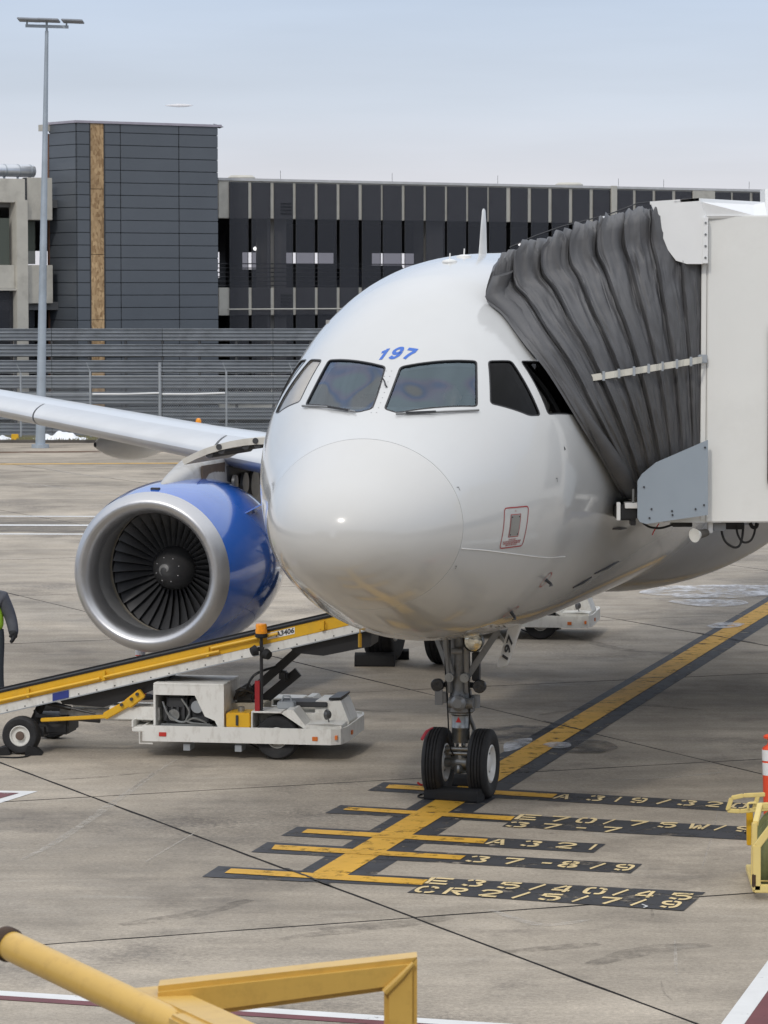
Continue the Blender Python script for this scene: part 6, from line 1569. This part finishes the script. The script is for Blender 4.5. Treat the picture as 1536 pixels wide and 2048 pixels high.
    for y0, y1 in ((ya_ - .03, ya_), (yb_, yb_ + .03)):
        sr = o('side_rail', YELLOW, band(xa, xb, -.065, .075, y0, y1))
        b = band(xa, xb, .0775, .102, y0 - .012, y1 + .005); b.build('rubber_edge', BLACK, sr)
        b = band(xa + .6, xb, -.17, -.068, y0 + .006, y1 - .006); b.build('lower_beam', WP, sr)
        b = band(xa + .6, xb, -.182, -.172, y0 - .01, y1); b.build('beam_lip', GALV, sr)
        if y0 < .5:
            for k in range(22):
                x = xa + .75 + k * .22; bb_ = MB(); bb_.cyl((x, y0 + .006, zy(x) - .15), (x, y0 - .004, zy(x) - .15), .008, n=6); bb_.build('rivet', DARK, sr)
            for x in (.05, .98, 2.24, 3.62):
                bb_ = MB(); bb_.box((x, y0 - .05, zy(x) - .05), (x + .035, y0, zy(x) + .06), .004); bb_.box((x - .03, y0 - .015, zy(x) - .04), (x + .06, y0 - .002, zy(x) + .02), .003); bb_.build('rail_bracket', YELLOW, sr)
            for x0, x1 in ((-.8, .95), (1.0, 2.4), (2.3, 3.1)):
                bb_ = MB(); bb_.cyl((x0, y0 - .04, zy(x0) - .015 + (.05 if x0 > 1 else 0)), (x1, y0 - .04, zy(x1) - .02 + (.05 if x0 > 1 else 0)), .018, n=8); bb_.build('hand_rail', YELLOW, sr, smooth=True)
            x = 2.68; bb_ = MB(); bb_.prism([(x - .0, y0 - .035, zy(x) - .17), (x + .13, y0 - .035, zy(x) - .15), (x + .12, y0 - .035, zy(x) - .06), (x + .01, y0 - .035, zy(x) - .085)], (0, .02, 0)); bb_.build('white_plate', WP, sr)
            x = 2.965; bb_ = MB(); bb_.prism([(x, y0 - .004, zy(x) - .018), (x + .33, y0 - .004, zy(x + .33) - .02), (x + .33, y0 - .004, zy(x + .33) + .058), (x, y0 - .004, zy(x) + .058)], (0, .003, 0)); np_ = bb_.build('number_plate', REFLW, sr)
            for s_, px_, sz, bo_ in (('A3406', x + .215, .082, .003),):
                bb_ = MB(); sl = .242
                for pl_ in text_polys(s_, sz, bo_): bb_.poly([(px_ + u_, y0 - .0065, zy(px_) + .020 + v_ + sl * u_) for u_, v_ in pl_])
                bb_.build('plate_number', DARK, sr)
            bb_ = MB(); bb_.prism([(x + .008, y0 - .0065, zy(x) + .005), (x + .06, y0 - .0065, zy(x) + .020), (x + .055, y0 - .0065, zy(x) + .028), (x + .012, y0 - .0065, zy(x) + .018)], (0, .001, 0)); bb_.build('plate_logo', M('logo_grey', (.3, .3, .38), .5) if 'logo_grey' not in bpy.data.materials else bpy.data.materials['logo_grey'], sr)
            x = .36; bb_ = MB(); bb_.prism([(x, y0 - .001, zy(x) - .165), (x + .2, y0 - .001, zy(x + .2) - .165), (x + .2, y0 - .001, zy(x + .2) - .075), (x, y0 - .001, zy(x) - .075)], (0, -.004, 0)); bb_.build('blue_label', M('label_blue', (.03, .05, .25), .4) if 'label_blue' not in bpy.data.materials else bpy.data.materials['label_blue'], sr)
    # sheets hanging under the frame
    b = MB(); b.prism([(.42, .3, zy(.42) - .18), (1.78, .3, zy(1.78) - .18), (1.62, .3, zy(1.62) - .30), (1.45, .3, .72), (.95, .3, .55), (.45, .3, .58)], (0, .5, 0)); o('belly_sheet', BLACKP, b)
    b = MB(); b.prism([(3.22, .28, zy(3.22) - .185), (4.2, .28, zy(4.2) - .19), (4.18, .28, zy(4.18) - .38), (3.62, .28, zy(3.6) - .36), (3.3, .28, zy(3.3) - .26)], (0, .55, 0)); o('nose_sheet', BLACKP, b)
    b = MB(); b.tube(catmull([(2.72, .3, .16), (2.95, .25, .08), (3.2, .3, .12), (3.4, .35, .15)], 5), .010, 6); o('hanging_wire', BLACK, b)
    for c_ in ld.children:                             # the short nose of the vehicle
        if c_.name.split('.')[0] in ('bumper_skirt', 'deck_plate', 'front_guard', 'front_step', 'head_lamp', 'amber_reflector', 'fender'):
            for me in {o_.data for o_ in [c_] + list(c_.children)}:
                for v in me.vertices:
                    if v.co.x > 3.3: v.co.x = 3.3 + (v.co.x - 3.3) * .74
    return ld
RZ = R(-9.4)
loader = make_loader((-4.33, 40.09, 0), RZ, 'white belt loader with raised yellow belt frame in front of the blue engine')
l2 = copy_tree(loader)
for c_ in list(l2.children):                          # the farther one is a flat tractor of the same make, without the belt
    if c_.name.split('.')[0] in ('belt', 'side_rail', 'belly_sheet', 'nose_sheet', 'lift_ram', 'ram_rod', 'rear_axle', 'rear_linkage', 'rear_gearbox', 'push_arm', 'chassis_bracket') or (c_.name.split('.')[0] == 'wheel' and c_.bound_box[0][0] < 1):
        for d_ in list(c_.children_recursive) + [c_]: bpy.data.objects.remove(d_)
l2.name = 'ground_tractor'
off = Matrix.Rotation(RZ, 3, 'Z') @ Vector((3.12, .16, 0))
l2.location = Vector((2.49, 53.3, 0)) - off; ROOT[l2.name] = Matrix.Translation(l2.location) @ Matrix.Rotation(RZ, 4, 'Z')
l2['label'] = 'white flat ground tractor half hidden behind the airliner nose, farther back'; l2['category'] = 'tractor'; l2['group'] = ''
del l2['group']
def chock(name, pa, pb, Y, label, h=.11, w=.14):
    a, c = G(*pa), G(*pb); d = (c - a).normalized(); s_ = Vector((-d.y, d.x, 0)); b = MB()
    b.prism(round_poly([a + s_ * w / 2, a + s_ * w * .42 + Vector((0, 0, h * .8)), a + Vector((0, 0, h)) - s_ * .0, a - s_ * w * .42 + Vector((0, 0, h * .8)), a - s_ * w / 2], .03, 3), c - a)
    return tag(b.build(name, BLACK, smooth=True), label, 'wheel chock', 'rubber wheel chocks')
chock('wheel_chock', (855, 1597), (962, 1605), 0, 'black rubber chock bar across the front of the nose wheels', .155, .20)
chock('wheel_chock', (866, 1568), (960, 1574), 0, 'black rubber chock bar behind the nose wheels', .14, .16)
b = MB(); b.tube(catmull([G(856, 1595) + Vector((0, 0, .03)), G(846, 1598) + Vector((0, 0, .015)), G(836, 1595) + Vector((0, 0, .012)), G(842, 1591) + Vector((0, 0, .012)), G(856, 1592) + Vector((0, 0, .03))], 5), .009, 6)
tag(b.build('chock_rope', BLACK, smooth=True), 'small black rope loop at the end of the nose wheel chock', 'rope')
chock('wheel_chock', (710, 1331), (790, 1331.5), 0, 'black rubber chock bar in front of the starboard main wheels', .2, .3)
chock('wheel_chock', (790, 1318), (818, 1318), 0, 'short black chock between the starboard main wheels', .16, .25)
def wedge(pa, pb, h, label):
    a, c = G(*pa), G(*pb); d = (c - a); b = MB(); b.prism(round_poly([a, a + d * .2 + Vector((0, 0, h)), a + d * .55 + Vector((0, 0, h * .75)), c], .03, 3), (0, .22, 0)); return tag(b.build('wheel_chock', BLACK), label, 'wheel chock', 'rubber wheel chocks')
wedge((48, 1512), (86, 1511), .13, 'black wedge chock right of the belt loader rear wheel'); wedge((22, 1511), (-24, 1512), .11, 'black wedge chock left of the belt loader rear wheel')
b = MB(); b.tube(catmull([G(62, 1508) + Vector((0, 0, .02)), G(55, 1514) + Vector((0, 0, .012)), G(30, 1517) + Vector((0, 0, .012)), G(-20, 1515) + Vector((0, 0, .012))], 6), .010, 6); tag(b.build('ground_cable', BLACK), 'thin black cable lying by the loader rear wheel', 'cable')

# ================================================================ TRAFFIC POSTS
def delineator(loc, h, r, label, tilt=0.0, lean=0.0):
    t = thing('traffic_post', label, 'traffic post', loc, 0, 'orange and white traffic posts'); t.rotation_euler = (0, tilt, 0)
    b = MB(); b.lathe([(r * 1.25, .03), (r * 1.1, .12), (r * 1.03, h * .55), (r * .98, h * .86), (r * .9, h * .875), (r * .45, h * .90), (r * .34, h * .935), (r * .45, h * .955), (r * .78, h * .965), (r * .82, h * .985), (r * .6, h), (0, h * 1.003)], (0, 0, 0), (0, 0, 1), 28); b.build('tube', ORANGE, t, smooth=True, angle=50)
    for z0, z1 in ((.60, .725), (.745, .855)):
        b = MB(); b.lathe([(r * 1.05 - r * .06 * (z0 - .55), h * z0), (r * 1.05 - r * .06 * (z1 - .55), h * z1)], (0, 0, 0), (0, 0, 1), 28); b.build('reflective_band', REFLW, t, smooth=True)
    b = MB(); b.lathe([(r * 3.2, 0), (r * 3.2, .035), (r * 2.6, .05), (r * 1.2, .06)], (0, 0, 0), (0, 0, 1), 8, True); b.build('rubber_base', BLACK, t)
    return t
gp = G(281, 1397); delineator((gp.x, gp.y, 0), .80, .066, 'red and white post standing behind the belt loader')
gp = G(1549, 1668); delineator((gp.x, gp.y, 0), 1.02, .095, 'orange post with white bands behind the yellow cart', R(-2.5))

# ================================================================ YELLOW CART WITH GREEN HOSE
CYd = 30.6
ct = thing('hose_cart', 'pale yellow steel cart frame at the right edge holding green hose', 'cart', (AT(1545, 1780, CYd).x, CYd + .6, 0))
def cbar(name, pa, pb, Ya, Yb, w=.055, h=.055, mat=PALE_YELLOW):
    b = MB(); b.bar(AT(*pa, Ya), AT(*pb, Yb), w, h, .006); return b.build(name, mat, ct, world=True)
cbar('frame_post', (1513, 1780), (1513, 1690), CYd, CYd, .07, .07); cbar('frame_brace', (1514, 1692), (1560, 1632), CYd, CYd, .06, .06)
cbar('frame_base', (1508, 1777), (1680, 1779), CYd, CYd, .07, .07); cbar('frame_base', (1512, 1778), (1498, 1735), CYd, CYd + 1.4, .06, .06)
cbar('side_post', (1507, 1770), (1509, 1645), CYd + .25, CYd + .25, .05, .05); cbar('side_post', (1511, 1648), (1520, 1610), CYd + .25, CYd + .7, .05, .05)
cbar('rear_post', (1500, 1690), (1499, 1622), CYd + 1.2, CYd + 1.2, .06, .06, YELLOW)
cbar('top_rail', (1518, 1612), (1660, 1606), CYd + .7, CYd + .7)
for pa, pb in (((1455, 1621), (1463, 1596)), ((1463, 1596), (1487, 1591)), ((1487, 1591), (1530, 1589)), ((1455, 1621), (1480, 1622.5)), ((1480, 1622.5), (1540, 1617)), ((1508, 1619), (1516, 1590))):
    cbar('tow_loop', pa, pb, CYd + 1.0, CYd + 1.0, .035, .04)
b = MB(); b.tube(catmull([AT(1496, 1616, CYd + .95), AT(1496, 1608, CYd + .95), AT(1502, 1606, CYd + .95), AT(1512, 1606, CYd + .95)], 4), .012, 6); b.build('hook', PALE_YELLOW, ct, world=True)
for y in (1762, 1770): cbar('mesh_rod', (1518, y), (1660, y + 1), CYd + .15 + (1770 - y) * .03, CYd + .15 + (1770 - y) * .03, .016, .016)
b = MB(); p = AT(1508, 1763, CYd - .02); b.box((p.x - .02, p.y - .02, p.z - .05), (p.x + .02, p.y, p.z + .07), .006); b.build('hinge', RUST, ct, world=True)
for dx in (.3, 1.3):
    b = MB(); p = AT(1545, 1780, CYd); b.lathe([(.06, -.05), (.12, -.05), (.14, -.03), (.14, .03), (.12, .05), (.06, .05)], (p.x + dx, CYd + .3, .14), (0, 1, 0), 20, True); b.build('caster', TYRE, ct, world=True, smooth=True)
HOSE = M('olive_hose', (.155, .165, .062), .75, var=.22, scale=5, bump=.45, bscale=26, dirt=(.09, .09, .05), dirt_amt=.5, dirt_scale=3)
c = AT(1608, 1702, CYd + .55)
hs = thing('hose', 'thick olive green hose coiled inside the yellow cart', 'hose', (c.x, c.y, c.z - .5))
for k, (r0, dy, dz) in enumerate(((.30, 0, -.03), (.32, .26, .02), (.30, .52, .05), (.2, .1, .16))):
    pts = []
    for j in range(26): a = 2 * PI * j / 26; pts.append((c.x + r0 * math.cos(a), c.y + dy + .05 * math.sin(a * 2 + k), c.z - .1 + dz + r0 * 1.08 * math.sin(a)))
    b = MB(); b.tube(pts, .125, 12, closed=True); b.build('hose_coil', HOSE, hs, world=True, smooth=True)

# ================================================================ FOREGROUND RAIL
RY = 10.4
ry_ = AT(420, 2000, RY)
rl = thing('guard_rail', 'close yellow steel guard rail of square tube and a round pipe with a rusty end', 'guard rail', (ry_.x, RY, 0))
p0, p1 = AT(14, 1888, RY + .30), AT(470, 2107, RY - .55)
pd = (p1 - p0).normalized()
b = MB(); b.lathe([(.036, .0), (.0470, .012), (.0485, .05), (.0485, (p1 - p0).length)], p0, pd, 32); pipe = b.build('round_pipe', RAILY, rl, world=True, smooth=True, angle=50)
b = MB(); b.lathe([(.040, -.02), (.054, -.018), (.0555, -.01), (.0555, .016), (.050, .022), (.0488, .024)], p0, pd, 32); b.lathe([(.040, -.02), (.036, .02), (.034, .25), (0, .26)], p0, pd, 24); b.build('rusty_rim', RUST, pipe, world=True, smooth=True, angle=50)
pdx = pd.cross(Vector((0, 0, 1))).normalized(); pu = pdx.cross(pd)
b = MB()
for k, (s_, a_, L_, w_) in enumerate(((.02, 2.7, .07, .022), (.03, 2.95, .06, .018), (.015, 3.1, .05, .022), (.16, 2.2, .05, .004), (.12, 2.35, .05, .003))):
    rows = []
    for i in range(6):
        x = s_ + L_ * i / 5; ww = w_ / .0485 * math.sin(PI * (i + .5) / 6) * (1 + .3 * math.sin(i * 2.3 + k)); c_ = p0 + pd * x
        rows.append([c_ + (pdx * math.cos(a_ + ww * t_) + pu * math.sin(a_ + ww * t_)) * .0493 for t_ in (-.5, 0, .5)])
    b.grid(rows)
b.build('chipped_paint', RUST, pipe, world=True, smooth=True)
def rbar(name, pa, pb, Ya, Yb, w, h, mat=RAILY):
    b = MB(); b.bar(AT(*pa, Ya), AT(*pb, Yb), w, h, .010); return b.build(name, mat, rl, world=True)
zt = AT(800, 1909, RY).z; xe = AT(834, 1909, RY).x; w_ = .118
# frame: post at the right, rail running left and slightly nearer, mitred at the corner
pr_, pl_ = Vector((xe - w_ / 2, RY, zt - w_ / 2)), AT(262, 1979, RY + .02)
xl = AT(330, 1960, RY).x; drop = AT(330, 1964, RY).z - AT(800, 1909, RY).z
b = MB(); A_ = [Vector((xe, RY - .06, zt)), Vector((xe, RY + .06, zt)), Vector((xe - .10, RY + .06, zt - .105)), Vector((xe - .10, RY - .06, zt - .105))]
le_ = AT(318, 1966, RY - .10); B_ = [Vector((le_.x, le_.y - .06, le_.z)), Vector((le_.x, le_.y + .06, le_.z)), Vector((le_.x, le_.y + .06, le_.z - .112)), Vector((le_.x, le_.y - .06, le_.z - .112))]
b.grid([A_, B_], cv=True); bmesh.ops.bevel(b.bm, geom=b.bm.edges[:], offset=.017, segments=4, affect='EDGES'); b.build('top_rail', RAILY, rl, world=True, smooth=True, angle=50)
b = MB(); A_ = [Vector((xe, RY - .062, zt - .001)), Vector((xe, RY + .058, zt - .001)), Vector((xe - .102, RY + .058, zt - .107)), Vector((xe - .102, RY - .062, zt - .107))]
B_ = [Vector((xe, RY - .062, .0)), Vector((xe, RY + .058, .0)), Vector((xe - .102, RY + .058, .0)), Vector((xe - .102, RY - .062, .0))]
b.grid([A_, B_], cv=True); bmesh.ops.bevel(b.bm, geom=b.bm.edges[:], offset=.015, segments=4, affect='EDGES'); b.build('corner_post', RAILY, rl, world=True, smooth=True, angle=50)
b = MB(); b.tube([Vector((xe - .012, RY - .066, zt - .014)), Vector((xe - .05, RY - .068, zt - .054)), Vector((xe - .100, RY - .066, zt - .104))], [.006, .010, .012], 8); b.build('weld_bead', RAILY, rl, world=True, smooth=True)
q0, q1 = AT(303, 1972, RY + .02), AT(560, 2090, RY - .95)
b = MB(); b.bar(q0 + Vector((0, 0, -.055)), q1 + Vector((0, 0, -.055)), .13, .11, .010); b.build('slanted_rail', RAILY, rl, world=True, smooth=True, angle=50)
q5, q6 = AT(372, 2025, RY - .40), AT(640, 2160, RY - 1.4)
b = MB(); b.bar(q5 + Vector((0, 0, -.055)), q6 + Vector((0, 0, -.055)), .115, .11, .010); b.build('front_rail', RAILY, rl, world=True, smooth=True, angle=50)
q = AT(272, 1985, RY + .1); b = MB(); b.box((q.x, RY + .05, 0), (q.x + .11, RY + .16, q.z - .03), .008); b.build('inner_post', RAILY, rl, world=True, smooth=True, angle=50)
b = MB(); b.box((xe - .3, RY - .3, 0), (xe + .1, RY + .3, .02)); b.box((q.x - .1, RY - .2, 0), (q.x + .25, RY + .35, .021)); b.build('foot_plate', RAILY, rl, world=True)
